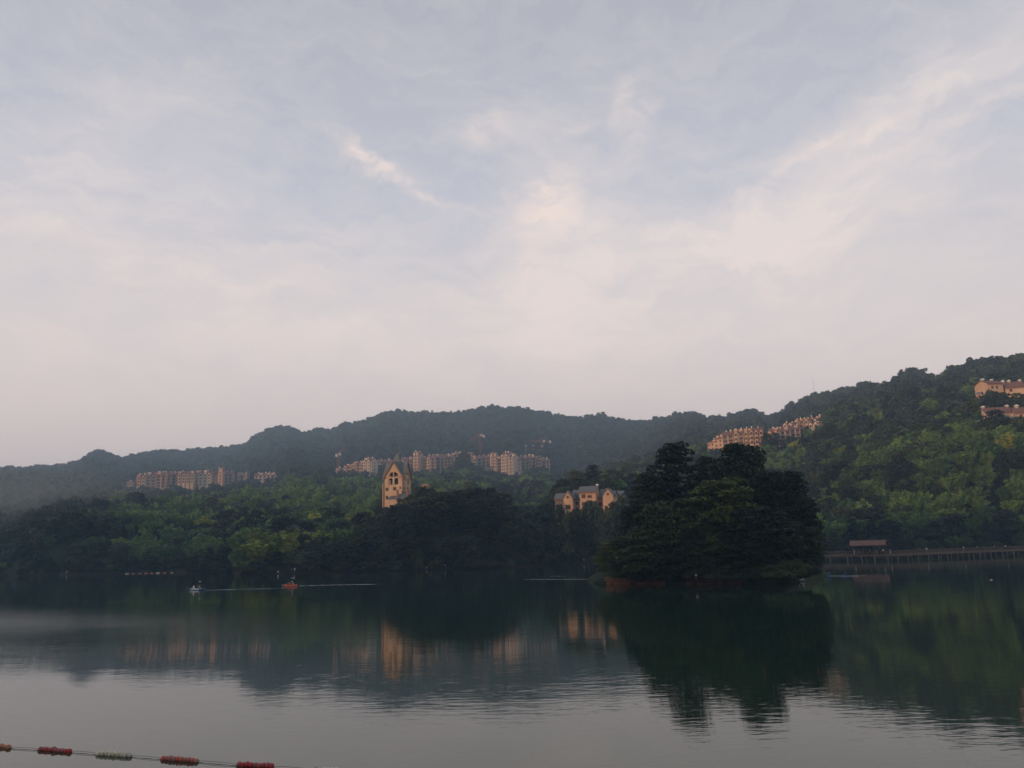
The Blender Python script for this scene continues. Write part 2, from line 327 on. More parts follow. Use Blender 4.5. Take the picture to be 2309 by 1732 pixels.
def ground(x, y):
    x = np.asarray(x, float); y = np.asarray(y, float)
    a = np.arctan2(x, y); D = np.hypot(x, y)
    Ds = np.interp(a, _sz, _sd)
    ai = np.clip(a, _caz[0], _caz[-1]); idx = np.clip(np.searchsorted(_caz, ai)-1, 0, len(_caz)-2)
    t = (ai-_caz[idx])/(_caz[idx+1]-_caz[idx]); z = np.zeros_like(D)
    for i in range(len(_caz)-1):
        m = idx == i
        if m.any(): z[m] = col_z(i, D[m])*(1-t[m])+col_z(i+1, D[m])*t[m]
    dl = np.array([COLS[x][-1][0] for x in _cx], float); Dl = np.interp(ai, _caz, dl)
    zl = np.zeros_like(D)
    for i in range(len(_caz)-1):
        m = idx == i
        if m.any(): zl[m] = col_z(i, Dl[m])*(1-t[m])+col_z(i+1, Dl[m])*t[m]
    Dr = np.interp(ai, _rdz, _rd); zr = CAMZ+Dr*np.interp(ai, _raz, _rt)-TH(Dr)
    u = np.clip((D-Dl)/(Dr-Dl), 0, 1); far = zl+(zr-zl)*(u**0.92)
    z = np.where(D > Dl, far, z)
    z = np.where(D > Dr, np.maximum(5, zr-(D-Dr)*.30), z)
    z = z+np.where(D > Ds+40, vnoise(x, y, 26)*1.4*np.clip((D-Ds-40)/60, 0, 1), 0)
    # sides and the bank behind the camera
    side = np.clip((np.abs(a)-R(40))/R(25), 0, 1)
    z = z*(1-side)+side*np.minimum(6+(D-Ds)*.03, 40)
    z = np.minimum(z, .15+np.maximum(D-Ds, 0)*.9)
    s = x*(-SUN_DIR.x)+y*(-SUN_DIR.y); l = x*(-SUN_DIR.y)+y*SUN_DIR.x
    hill = (SHADE_HILL+10*np.clip((l+195)/50, 0, 1)+vnoise(l, s, 60, 3)*2.0)*np.exp(-((s+330)/105)**2)*np.clip((l+680)/120, 0, 1)*np.clip((260-l)/120, 0, 1)  # unseen hill towards the sun, shaped to shade the lake and lower slopes
    z = np.where(D > Ds+10, np.maximum(z, hill), z)
    return np.where(D < Ds, np.maximum(-3, -(Ds-D)*.22), z)
SHADE_HILL = 63.0
angs = np.concatenate([np.arange(-180, -45, 2.5), np.arange(-45, 45, .16), np.arange(45, 180, 2.5)])
rr = [2.0]
while rr[-1] < 2000: rr.append(rr[-1]+max(2.5, min(14, rr[-1]*.012)))
rr = np.array(rr); A, D_ = np.meshgrid(np.radians(angs), rr, indexing='ij')
X = D_*np.sin(A); Y = D_*np.cos(A); Z = ground(X.ravel(), Y.ravel()).reshape(X.shape)
na, nr = X.shape; V = np.stack([X, Y, Z], -1).reshape(-1, 3)
ii, jj = np.meshgrid(np.arange(na), np.arange(nr-1), indexing='ij'); i2 = (ii+1) % na
F = np.stack([ii*nr+jj, ii*nr+jj+1, i2*nr+jj+1, i2*nr+jj], -1).reshape(-1, 4)[:, ::-1]
V = np.vstack([V, [[0, 0, 5.4]]])
# ground material: brown shore strip near the water level, forest floor above
m, t, b = base_mat('ground'); n = t.nodes; l = t.links
g = n.new('ShaderNodeNewGeometry'); sp = n.new('ShaderNodeSeparateXYZ'); l.new(g.outputs['Position'], sp.inputs[0])
nz = n.new('ShaderNodeTexNoise'); nz.inputs['Scale'].default_value = .12; nz.inputs['Detail'].default_value = 6; l.new(g.outputs['Position'], nz.inputs['Vector'])
ad = n.new('ShaderNodeMath'); ad.operation = 'MULTIPLY_ADD'; ad.inputs[1].default_value = 2.2; l.new(nz.outputs['Fac'], ad.inputs[0]); ad.inputs[2].default_value = -1.1
s2 = n.new('ShaderNodeMath'); l.new(ad.outputs[0], s2.inputs[0]); l.new(sp.outputs[2], s2.inputs[1])
r = n.new('ShaderNodeValToRGB'); e = r.color_ramp.elements
e[0].position, e[0].color = .0, (.035, .024, .018, 1); e[1].position, e[1].color = 1, (.022, .034, .015, 1)
dv = n.new('ShaderNodeMath'); dv.operation = 'DIVIDE'; l.new(s2.outputs[0], dv.inputs[0]); dv.inputs[1].default_value = 1.6
l.new(dv.outputs[0], r.inputs[0]); l.new(r.outputs[0], b.inputs['Base Color']); b.inputs['Roughness'].default_value = .95; b.inputs['Specular IOR Level'].default_value = .1
Fc = np.stack([np.arange(na)*nr, ((np.arange(na)+1) % na)*nr, np.full(na, na*nr), np.full(na, na*nr)], -1)
gm = bpy.data.meshes.new('ground'); gm.from_pydata(V.tolist(), [], F.tolist()+[tuple(q[:3]) for q in Fc.tolist()])
gm.materials.append(m); gm.polygons.foreach_set('use_smooth', [True]*len(gm.polygons))
tag(put('ground', gm), kind='structure')

# ---------------------------------------------------------------- water
m, t, b = base_mat('water'); n = t.nodes; l = t.links
b.inputs['Base Color'].default_value = (.013, .030, .018, 1); b.inputs['Roughness'].default_value = .03; b.inputs['IOR'].default_value = 1.36; b.inputs['Specular Tint'].default_value = (.76, 1, .86, 1)
geo = n.new('ShaderNodeNewGeometry')
def wnoise(scale, detail, st=(1, 1, 1)):
    mp = n.new('ShaderNodeMapping'); mp.inputs['Scale'].default_value = st; l.new(geo.outputs['Position'], mp.inputs[0])
    z = n.new('ShaderNodeTexNoise'); z.inputs['Scale'].default_value = scale; z.inputs['Detail'].default_value = detail; l.new(mp.outputs[0], z.inputs['Vector']); return z.outputs['Fac']
def wm(op, a, bb=None, clamp=False):
    q = n.new('ShaderNodeMath'); q.operation = op; q.use_clamp = clamp
    for i, v in enumerate((a, bb)):
        if v is None: continue
        if isinstance(v, (int, float)): q.inputs[i].default_value = v
        else: l.new(v, q.inputs[i])
    return q.outputs[0]
big = wnoise(.022, 3, (1, 1.6, 1))
calm = n.new('ShaderNodeMapRange'); l.new(big, calm.inputs[0]); calm.inputs[1].default_value = .40; calm.inputs[2].default_value = .62; calm.inputs[3].default_value = .28; calm.inputs[4].default_value = 1.25
# a breeze band across the left of the lake
sp = n.new('ShaderNodeSeparateXYZ'); l.new(geo.outputs['Position'], sp.inputs[0])
yy = wm('ADD', sp.outputs[1], wm('MULTIPLY', wm('SUBTRACT', big, .5), 26)); yy = wm('ADD', yy, wm('MULTIPLY', sp.outputs[0], .42))
band = wm('MULTIPLY', wm('MULTIPLY', wm('SUBTRACT', yy, 56), .07, True), wm('MULTIPLY', wm('SUBTRACT', 106, yy), .035, True))
bx = wm('MULTIPLY', wm('SUBTRACT', -2, sp.outputs[0]), .016, True); band = wm('MULTIPLY', band, bx)
h1 = wnoise(1.35, 2, (.55, 1.5, 1)); h2 = wnoise(.32, 2, (.6, 1.2, 1)); h3 = wnoise(5.0, 1); h4 = wnoise(3.2, 2, (.35, 1.6, 1))
hh = wm('ADD', wm('MULTIPLY', h1, .0065), wm('MULTIPLY', h2, .010)); hh = wm('ADD', hh, wm('MULTIPLY', h4, .0022)); hh = wm('ADD', wm('MULTIPLY', hh, calm.outputs[0]), wm('MULTIPLY', wm('MULTIPLY', h3, .016), band))
bp = n.new('ShaderNodeBump'); bp.inputs['Strength'].default_value = 1.0; bp.inputs['Distance'].default_value = 1.0; l.new(hh, bp.inputs['Height']); l.new(bp.outputs[0], b.inputs['Normal'])
l.new(wm('ADD', wm('MULTIPLY', band, .07), .03), b.inputs['Roughness'])
M['water'] = m
MB().poly([(-1800, -700, 0), (1800, -700, 0), (1800, 1800, 0), (-1800, 1800, 0)]).build('water', m)
tag(bpy.data.objects['water'], kind='structure')

# haze
m = bpy.data.materials.new('haze'); m.use_nodes = True; t = m.node_tree; t.nodes.clear()
pv = t.nodes.new('ShaderNodeVolumePrincipled'); pv.inputs['Color'].default_value = (.47, .69, .93, 1); pv.inputs['Density'].default_value = HAZE_DENSITY; pv.inputs['Anisotropy'].default_value = 0.0
o = t.nodes.new('ShaderNodeOutputMaterial'); t.links.new(pv.outputs[0], o.inputs['Volume'])
MB().box(-2050, 2050, -2050, 2050, -4.2, 262).build('haze', m); tag(bpy.data.objects['haze'], kind='stuff')

# thin morning mist lying in the valley at the far left
m = bpy.data.materials.new('mist'); m.use_nodes = True; t = m.node_tree; t.nodes.clear(); n = t.nodes; l = t.links
tcm = n.new('ShaderNodeTexCoord'); g1 = n.new('ShaderNodeTexGradient'); g1.gradient_type = 'SPHERICAL'; l.new(tcm.outputs['Object'], g1.inputs[0])
z1_ = n.new('ShaderNodeTexNoise'); z1_.inputs['Scale'].default_value = 2.2; z1_.inputs['Detail'].default_value = 2; l.new(tcm.outputs['Object'], z1_.inputs['Vector'])
q1_ = n.new('ShaderNodeMath'); q1_.operation = 'MULTIPLY'; l.new(g1.outputs['Fac'], q1_.inputs[0]); l.new(z1_.outputs['Fac'], q1_.inputs[1])
q2_ = n.new('ShaderNodeMath'); q2_.operation = 'MULTIPLY'; l.new(q1_.outputs[0], q2_.inputs[0]); q2_.inputs[1].default_value = .0034
pv = n.new('ShaderNodeVolumePrincipled'); pv.inputs['Color'].default_value = (.74, .84, .80, 1); l.new(q2_.outputs[0], pv.inputs['Density'])
o = n.new('ShaderNodeOutputMaterial'); l.new(pv.outputs[0], o.inputs['Volume'])
c_m = P(-20, 1130, 640); MB().ball((0, 0, 0), 1, 20, 12).build('mist', m, None, tuple(c_m)); bpy.data.objects['mist'].scale = (130, 170, 30)
tag(bpy.data.objects['mist'], 'patch of pale mist in the valley at the far left', 'mist', kind='stuff')

# thicker air in the valley between the blocks and the far ridge
m = bpy.data.materials.new('valley_mist'); m.use_nodes = True; t = m.node_tree; t.nodes.clear(); n = t.nodes; l = t.links
tcm = n.new('ShaderNodeTexCoord'); g1 = n.new('ShaderNodeTexGradient'); g1.gradient_type = 'SPHERICAL'; l.new(tcm.outputs['Object'], g1.inputs[0])
q2_ = n.new('ShaderNodeMath'); q2_.operation = 'MULTIPLY'; l.new(g1.outputs['Fac'], q2_.inputs[0]); q2_.inputs[1].default_value = .00075
pv = n.new('ShaderNodeVolumePrincipled'); pv.inputs['Color'].default_value = (.50, .74, .97, 1); l.new(q2_.outputs[0], pv.inputs['Density'])
o = n.new('ShaderNodeOutputMaterial'); l.new(pv.outputs[0], o.inputs['Volume'])
MB().ball((0, 0, 0), 1, 24, 14).build('valley_mist', m, None, (0, 980, 60)); bpy.data.objects['valley_mist'].scale = (1100, 480, 190)
tag(bpy.data.objects['valley_mist'], 'thin bluish mist lying before the far mountain ridge', 'mist', kind='stuff')

# ---------------------------------------------------------------- island
ISL = [W(1366, 1317), W(1440, 1318), W(1560, 1318), W(1660, 1317), W(1745, 1314), W(1800, 1312), W(1838, 1304)]
front = [(p.x, p.y) for p in ISL]
back = [(62, 165), (50, 176), (32, 180), (16, 172), (14, 158)]
outline = front+back
def smooth_loop(pts, n=96):
    pts = [Vector(p) for p in pts]; k = len(pts); out = []
    for i in range(n):
        u = i/n*k; j = int(u); f = u-j; p0, p1, p2, p3 = (pts[(j+q-1) % k] for q in range(4))
        out.append(.5*((2*p1)+(p2-p0)*f+(2*p0-5*p1+4*p2-p3)*f*f+(3*p1-p0-3*p2+p3)*f**3))
    return out
ol = smooth_loop(outline); cen = sum(ol, Vector((0, 0)))/len(ol)
rnd = random.Random(5); verts = []; faces = []; K = len(ol)
ringsz = [(1.04, -1.2), (1.0, -.05), (.985, .30), (.965, .55), (.93, .85), (.88, 1.3), (.75, 2.0), (.45, 3.2), (.15, 4.0)]
def isl_z(s, i):
    bumpy = .5+.5*math.sin(i*.41)+.35*math.sin(i*1.13+1)
    return s+(.55*bumpy*min(1, max(0, s)) if s > 0 else 0)
for (k, z) in ringsz:
    for i, p in enumerate(ol):
        q = cen+(p-cen)*k*(1+rnd.uniform(-.004, .004)); verts.append((q.x, q.y, isl_z(z, i)+rnd.uniform(-.06, .06)*(z > 0)))
for rI in range(len(ringsz)-1):
    for i in range(K): j = (i+1) % K; faces.append((rI*K+i, rI*K+j, (rI+1)*K+j, (rI+1)*K+i))
faces.append(tuple((len(ringsz)-1)*K+i for i in range(K)))
im = bpy.data.meshes.new('island_ground'); im.from_pydata(verts, [], faces); im.materials.append(M['soil']); im.materials.append(M['ground'])
for p_ in im.polygons:
    px_ = float(proj(p_.center.x, p_.center.y, p_.center.z)[0])
    red = (1366 < px_ < 1504 or 1552 < px_ < 1668) and p_.center.y < cen.y
    if p_.center.z > 1.55 or not red: p_.material_index = 1
tag(put('island_ground', im), kind='structure')
# ---------------------------------------------------------------- buildings
RECTS = []        # (x0, x1, y_top, y_base, D): keep trees in front of these lower
def yaw_to(px, extra=0):          # rotation that turns a building's front (-Y) to the camera, plus extra degrees
    a = azel(px, HY(px))[0]; return -a+R(extra)
_mc = {}
def cached(key, fn):
    if key not in _mc: _mc[key] = fn()
    return _mc[key]
def window_mesh(w, h, arch=False):
    def mk():
        mb = MB()
        if arch:
            pts = [(-w/2, 0), (w/2, 0), (w/2, h-w/2)]+[(w/2*math.cos(t*math.pi/8), h-w/2+w/2*math.sin(t*math.pi/8)) for t in range(1, 8)]+[(-w/2, h-w/2)]
            mb.prism(pts, -.03, .12)
        else: mb.box(-w/2, w/2, -.03, .12, 0, h)
        return mb.mesh('window', M['glass'])
    return cached(('w', w, h, arch), mk)
def frame_mesh(w, h, mat):
    def mk():
        mb = MB(); t = .12
        mb.box(-w/2-t, -w/2, -.10, .05, -t, h+t).box(w/2, w/2+t, -.10, .05, -t, h+t).box(-w/2, w/2, -.12, .05, -t, 0).box(-w/2, w/2, -.10, .05, h, h+t)
        mb.box(-.04, .04, -.08, -.032, 0, h)
        return mb.mesh('frame', M[mat])
    return cached(('f', w, h, mat), mk)
def add_window(par, x, y, z, w, h, rz=0, arch=False, frame='trim'):
    o = put('window', window_mesh(w, h, arch), par, (x, y, z), rz)
    if frame and not arch: put('frame', frame_mesh(w, h, frame), o)
    return o
def chimney(par, x, y, z, h=2.2, w=.9):
    def mk():
        return MB().box(-w/2, w/2, -w/2, w/2, 0, h*.72).mesh('chimney', M['cap'])
    def mc():
        return MB().box(-w*.75, w*.75, -w*.75, w*.75, h*.72, h*.8).box(-w*.5, w*.5, -w*.5, w*.5, h*.8, h*.9).prism([(-w*.8, h*.9), (w*.8, h*.9), (0, h*1.12)], -w*.8, w*.8).mesh('cap', M['white'])
    o = put('chimney', cached(('ch', h, w), mk), par, (x, y, z)); put('cap', cached(('cc', h, w), mc), o)
def gable_roof(par, x0, x1, y0, y1, z, hr, mat, over=.5, along='x', name='roof'):
    mb = MB(); th = .25
    if along == 'x':
        ym = (y0+y1)/2; sl = hr/((y1-y0)/2); a = over*sl
        pts = [(y0-over, z-a), (ym, z+hr), (y1+over, z-a), (y1+over, z-a+th), (ym, z+hr+th), (y0-over, z-a+th)]
        n = len(mb.v); k = 6
        mb.v += [(x0-over, p, q) for p, q in pts]+[(x1+over, p, q) for p, q in pts]
        mb.f += [(n, n+1, n+4, n+5), (n+1, n+2, n+3, n+4), (n+k+5, n+k+4, n+k+1, n+k), (n+k+4, n+k+3, n+k+2, n+k+1)]
        for i in range(k): j = (i+1) % k; mb.f.append((n+i, n+k+i, n+k+j, n+j))
    else:
        xm = (x0+x1)/2; sl = hr/((x1-x0)/2); a = over*sl
        pts = [(x0-over, z-a), (xm, z+hr), (x1+over, z-a), (x1+over, z-a+th), (xm, z+hr+th), (x0-over, z-a+th)]
        n = len(mb.v); k = 6
        mb.v += [(p, y0-over, q) for p, q in pts]+[(p, y1, q) for p, q in pts]
        mb.f += [(n, n+1, n+4, n+5), (n+1, n+2, n+3, n+4), (n+k+5, n+k+4, n+k+1, n+k), (n+k+4, n+k+3, n+k+2, n+k+1)]
        for i in range(k): j = (i+1) % k; mb.f.append((n+i, n+k+i, n+k+j, n+j))
    return mb.build(name, M[mat], par)
def wall_box(mb, x0, x1, y0, y1, z0, z1, gable=None, hr=0):
    if gable == 'x':    # ridge along x: gable triangles on the x ends
        ym = (y0+y1)/2; n = len(mb.v)
        pr = [(y0, z0), (y1, z0), (y1, z1), (ym, z1+hr), (y0, z1)]
        mb.v += [(x0, p, q) for p, q in pr]+[(x1, p, q) for p, q in pr]
        mb.f += [tuple(n+i for i in reversed(range(5))), tuple(n+5+i for i in range(5))]
        for i in range(5): j = (i+1) % 5; mb.f.append((n+i, n+j, n+5+j, n+5+i))
    elif gable == 'y':
        xm = (x0+x1)/2; mb.prism([(x0, z0), (x1, z0), (x1, z1), (xm, z1+hr), (x0, z1)], y0, y1)
    else: mb.box(x0, x1, y0, y1, z0, z1)
    return mb
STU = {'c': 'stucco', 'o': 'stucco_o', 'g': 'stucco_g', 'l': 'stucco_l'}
def apartment(x0, x1, yt, yb, D, style, col, label, group, extra=-14, seed=0, roofm='tile_red', depth=11, chim=2):
    rnd = random.Random(seed*7+int(x0)); xm = (x0+x1)/2
    RECTS.append((x0, x1, yt, yb-4, D))
    pt = P(xm, yt, D); pb = P(xm, yb, D); w = (P(x1, yb, D)-P(x0, yb, D)).length/max(.7, math.cos(R(extra)))*(1.0)
    g = float(ground([pb.x], [pb.y])[0]); base = min(pb.z, g)-4
    root = empty('apartment_building', (pb.x, pb.y, base), yaw_to(xm, extra), label, 'apartment building', group)
    htop = pt.z-base; hr = min(3.4, (htop-(pb.z-base))*.28); he = htop-hr; vis = pb.z-base
    nb = max(1, round(w/3.7)); bw = w/nb; fl = 3.0; nf = int((he-vis+2.5)/fl)
    walls = MB(); wall_box(walls, -w/2, w/2, 0, depth, 0, he, 'x', hr)
    bays = []
    for i in range(nb):
        cx = -w/2+bw*(i+.5)
        kind = {'g': 'gable', 'b': 'balcony', 'm': ('gable', 'balcony')[i % 2], 't': 'tower', 'a': 'arch', 'f': 'flat'}[style]
        bays.append((cx, kind))
    for q_, (cx, kind) in enumerate(bays):
        if rnd.random() < .55: walls.box(cx-bw*.46, cx+bw*.2, depth*.15, depth*.85, he-.2, he+hr*rnd.uniform(.75, 1.25))
        if kind in ('gable', 'arch'):
            wall_box(walls, cx-bw*.30, cx+bw*.30, -1.4-.013*q_, .2, 0, he+.2, 'y', bw*.26)
        elif kind == 'tower':
            wall_box(walls, cx-bw*.34, cx+bw*.34, -1.2, depth*.5, 0, he+hr*.55, 'y', bw*.34)
        elif kind == 'balcony':
            walls.box(cx-bw*.5+.03, cx-bw*.40, -1.25, 0, 0, he-.35).box(cx+bw*.40, cx+bw*.5-.03, -1.25, 0, 0, he-.35)
    walls.build('wall', M[STU[col]], root)
    gable_roof(root, -w/2, w/2, 0, depth, he, hr, roofm, over=.55)
    for cx, kind in bays:
        if kind in ('gable', 'arch'): gable_roof(root, cx-bw*.30, cx+bw*.30, -1.4, depth*.32, he+.2, bw*.26, roofm, .3, 'y', 'dormer_roof')
        if kind == 'tower': gable_roof(root, cx-bw*.34, cx+bw*.34, -1.2, depth*.5, he+hr*.55, bw*.34, roofm, .35, 'y', 'tower_roof')
        for k in range(nf+1):
            z = he-2.35-k*fl
            if z < vis-2.5: break
            if kind == 'gable':
                add_window(root, cx, -1.4-.013*bays.index((cx, kind)), z, min(1.5, bw*.38), 1.7); 
            elif kind == 'arch':
                put('window', window_mesh(round(min(1.7, bw*.44), 2), 2.1, True), root, (cx, -1.4-.013*bays.index((cx, kind)), z))
            elif kind == 'tower':
                add_window(root, cx, -1.2, z+.3, 1.2, 1.4)
                add_window(root, cx-bw*.42, 0, z, .8, 1.3)
            elif kind == 'flat':
                add_window(root, cx-bw*.2, 0, z, 1.1, 1.3)
            else:
                def mkb():
                    return MB().box(-bw*.4+.03, bw*.4-.03, -1.45, -.03, -.16, 0).mesh('balcony_slab', M[STU[col]])
                bo = put('balcony', cached(('bs', round(bw, 2), col), mkb), root, (cx, 0, z-.5))
                def mkr():
                    q = MB().box(-bw*.4+.05, bw*.4-.05, -1.44, -1.36, .82, .92)
                    for u in range(9): x = (-bw*.4+.08)+u*(bw*.8-.16)/8; q.box(x-.04, x+.04, -1.43, -1.37, 0, .82)
                    return q.mesh('railing', M[STU[col]])
                put('railing', cached(('br', round(bw, 2), col), mkr), bo)
                def mkd(): return MB().box(-bw*.38, bw*.38, -.06, .1, .02, 2.5).mesh('door', M['glass'])
                put('balcony_door', cached(('bd', round(bw, 2)), mkd), bo)
        # windows between the bays
        if kind == 'gable':
            for k in range(nf+1):
                z = he-2.5-k*fl
                if z < vis-2.5: break
                add_window(root, cx-bw*.40, 0, z, .7, 1.3, frame=None)
    # side windows
    for sx in (-1, 1):
        for k in range(nf):
            z = he-2.5-k*fl
            if z < vis-2: break
            add_window(root, sx*w/2, depth*.5, z, 1.1, 1.3, -sx*math.pi/2*-1, frame='trim')
    for i in range(chim):
        chimney(root, -w/2+w*(i+.5)/chim+rnd.uniform(-.6, .6), depth*.5-rnd.uniform(.2, 1.8), he+hr*.7, rnd.choice((1.3, 1.7, 2.0)), rnd.choice((.55, .8)))
    return root
GL, GM, GR = 'apartment blocks on the left ridge', 'apartment blocks on the middle ridge', 'apartment blocks on the right ridge'
# left ridge
for a in [(285, 300, 1084, 1099, 850, 'g', 'g', 'small pale block standing alone left of the left ridge row', 1),
          (307, 328, 1068, 1096, 850, 'g', 'o', 'ochre block at the left end of the left ridge row', 2),
          (329, 351, 1066, 1096, 856, 'g', 'c', 'cream block second in the left ridge row', 2),
          (352, 374, 1064, 1096, 850, 'b', 'o', 'block with open balconies, third in the left ridge row', 3),
          (375, 397, 1063, 1094, 856, 'm', 'g', 'greyish block just left of the arched blocks on left ridge', 2),
          (400, 438, 1062, 1090, 846, 'a', 'c', 'cream block with arched bays, left one of the arched pair', 2),
          (439, 476, 1061, 1091, 850, 'a', 'l', 'cream block with arched bays, right one of the arched pair', 2),
          (477, 489, 1063, 1095, 852, 'f', 'g', 'narrow plain grey block between arched pair and tall gable', 1),
          (490, 503, 1056, 1098, 842, 't', 'o', 'tall narrow gabled tower block in the left ridge row', 1),
          (504, 523, 1062, 1097, 848, 'b', 'g', 'shaded block right of the tall gabled tower block', 2),
          (533, 557, 1066, 1096, 850, 'm', 'g', 'low broken-roofed block on the left ridge before the last one', 2),
          (574, 619, 1066, 1087, 830, 'b', 'l', 'low block with pale balconies at right end of left ridge', 5)]:
    apartment(*a[:8], GL, chim=a[8], seed=a[8])
# middle ridge
for a in [(757, 776, 1054, 1068, 800, 'm', 'c', 'lowest block at the left foot of the middle ridge row', -20),
          (775, 797, 1047, 1066, 795, 'm', 'o', 'second lowest block climbing the left of the middle ridge', -20),
          (796, 819, 1040, 1066, 790, 'm', 'c', 'stepped block just left of the bright corner block', -20),
          (819, 837, 1032, 1064, 772, 'g', 'l', 'bright corner block left of the gabled tower', -35),
          (838, 866, 1036, 1055, 800, 'b', 'g', 'shaded low block immediately left of the spire', 0),
          (866, 908, 1036, 1055, 806, 'm', 'g', 'block seen behind the grey spire', 0),
          (909, 932, 1031, 1058, 795, 'b', 'g', 'grey balcony block just right of the spire', 8),
          (932, 945, 1018, 1060, 784, 't', 'c', 'tall slim turret block right of the spire', -25),
          (945, 962, 1028, 1062, 790, 'g', 'o', 'gabled block beside the slim turret block', -10),
          (962, 982, 1026, 1063, 784, 'm', 'c', 'cream block with window columns in middle of ridge', -8),
          (983, 1003, 1025, 1058, 788, 'b', 'g', 'balcony block left of the wooded gap', 5),
          (1003, 1024, 1024, 1050, 800, 'g', 'o', 'upper gabled block left of the wooded gap', -8),
          (1022, 1042, 1019, 1036, 830, 'm', 'c', 'highest rear block beside the pale bare tree', -8),
          (1052, 1066, 1020, 1048, 800, 'g', 'o', 'narrow block at the right of the wooded gap', -8),
          (1066, 1086, 1028, 1052, 796, 'm', 'g', 'low block below the big crane mast', 0),
          (1086, 1106, 1026, 1050, 790, 'b', 'g', 'balcony block right of the big crane mast', 0),
          (1105, 1121, 1021, 1056, 784, 't', 'c', 'slim turret block with dark window column', -12),
          (1121, 1131, 1028, 1062, 780, 'b', 'g', 'shaded block tucked left of the brightest block', 0),
          (1131, 1147, 1019, 1064, 766, 'g', 'l', 'brightest and tallest sunlit block on the middle ridge', -32),
          (1148, 1160, 1024, 1076, 762, 'g', 'l', 'sunlit deep block beside the brightest block', -28),
          (1160, 1176, 1028, 1062, 768, 'f', 'g', 'flat shaded block right of the sunlit pair', 20),
          (1176, 1192, 1027, 1058, 774, 'b', 'g', 'grey block with dark balcony column near right end', 18),
          (1192, 1208, 1025, 1056, 782, 'm', 'c', 'block with small chimneys near middle ridge right end', 10),
          (1208, 1223, 1028, 1058, 786, 'g', 'o', 'second last block on the right of middle ridge', 8),
          (1223, 1240, 1033, 1058, 790, 'b', 'g', 'last low block at the right end of middle ridge', 8)]:
    apartment(*a[:8], GM, extra=a[8], chim=2, seed=3)
# right ridge
for a in [(1596, 1613, 993, 1010, 600, 'f', 'o', 'low end block at the left of the right ridge', -40, 1),
          (1613, 1632, 981, 1011, 586, 'f', 'o', 'plain orange sunlit gable wall block on right ridge', -42, 1),
          (1631, 1656, 972, 1006, 578, 'b', 'c', 'block with dark open balconies beside plain sunlit block', -12, 2),
          (1656, 1690, 966, 1000, 575, 'm', 'c', 'long cream block with arched base on the right ridge', -10, 3),
          (1690, 1723, 963, 998, 572, 'g', 'o', 'block with round gable left of the gap on right ridge', 6, 2),
          (1733, 1760, 964, 1003, 572, 'g', 'o', 'sunlit gabled block right of the gap on right ridge', -28, 2),
          (1760, 1784, 962, 998, 568, 'b', 'g', 'shaded balcony block behind the lone dark tree', 10, 2),
          (1784, 1806, 957, 994, 572, 'b', 'g', 'second shaded balcony block rising on the right ridge', 10, 2),
          (1766, 1790, 953, 968, 592, 'g', 'c', 'rear gabled roof block above the shaded balcony block', -15, 2),
          (1792, 1826, 944, 962, 600, 'm', 'c', 'rear stepped roof block high on the right ridge', -15, 4),
          (1826, 1848, 950, 972, 575, 'g', 'l', 'bright gabled block near the upper right ridge end', -30, 1),
          (1826, 1852, 940, 954, 610, 'm', 'c', 'topmost rear block with steep roof on right ridge', -15, 3),
          (1850, 1868, 942, 962, 590, 'g', 'g', 'small block second from the right ridge end', -10, 1),
          (1868, 1886, 941, 954, 600, 'g', 'g', 'small last block half hidden at right ridge end', -10, 1)]:
    apartment(*a[:8], GR, extra=a[8], chim=a[9], seed=5, depth=9)

def house(x0, x1, yt, yb, D, label, group, extra, col, roofm, hr_f=.35, gable=None, wins=(), depth=8, chim=(), cat='house', wsize=(1.1, 1.1), name='house', tree_y=None):
    xm = (x0+x1)/2; pt = P(xm, yt, D); pb = P(xm, yb, D); w = (P(x1, yb, D)-P(x0, yb, D)).length
    RECTS.append((x0, x1, yt, tree_y or yb, D)); base = min(pb.z-6, float(ground([pb.x], [pb.y])[0])-2)
    root = empty(name, (pb.x, pb.y, base), yaw_to(xm, extra), label, cat, group)
    H = pt.z-base; hr = (pt.z-pb.z)*hr_f; he = H-hr
    mb = MB(); wall_box(mb, -w/2, w/2, 0, depth, 0, he, 'x', hr)
    if gable:
        gx0, gx1, gh = gable; gx0 = -w/2+w*gx0; gx1 = -w/2+w*gx1
        ghe = he-.2; wall_box(mb, gx0, gx1, -1.6, .5, 0, ghe, 'y', gh)
        gable_roof(root, gx0, gx1, -1.6, depth*.5, ghe, gh, 'trim', .35, 'y', 'gable_trim')
        gable_roof(root, gx0+.05, gx1-.05, -1.3, depth*.52, ghe+.22, gh, roofm, .42, 'y', 'gable_roof')
        # round window
        pts = [(.55*math.cos(t*math.pi/6), .55*math.sin(t*math.pi/6)) for t in range(12)]
        ob = MB().prism(pts, -.06, .1).build('round_window', M['glass'], root, ((gx0+gx1)/2, -1.6, ghe+gh*.18))
        MB().box(-.5, .5, -.10, -.062, -.04, .04).box(-.04, .04, -.10, -.062, -.5, -.04).box(-.04, .04, -.10, -.062, .04, .5).build('glazing_bar', M['trim'], ob)
    mb.build('wall', M[STU[col]], root)
    gable_roof(root, -w/2, w/2, 0, depth, he, hr, roofm, .5)
    MB().box(-w/2-.45, w/2+.45, -.62, -.45, he-.75, he-.45).build('eave_board', M['trim'], root)
    for fx, dz, yy_, ww, hh_ in wins:
        add_window(root, -w/2+w*fx, yy_, he-dz, ww, hh_)
    for fx, ch, cw in chim: chimney(root, -w/2+w*fx, depth*.5, he+hr*.75, ch, cw)
    return root
VD = 333
GV = 'cream villas with grey roofs below the mountain'
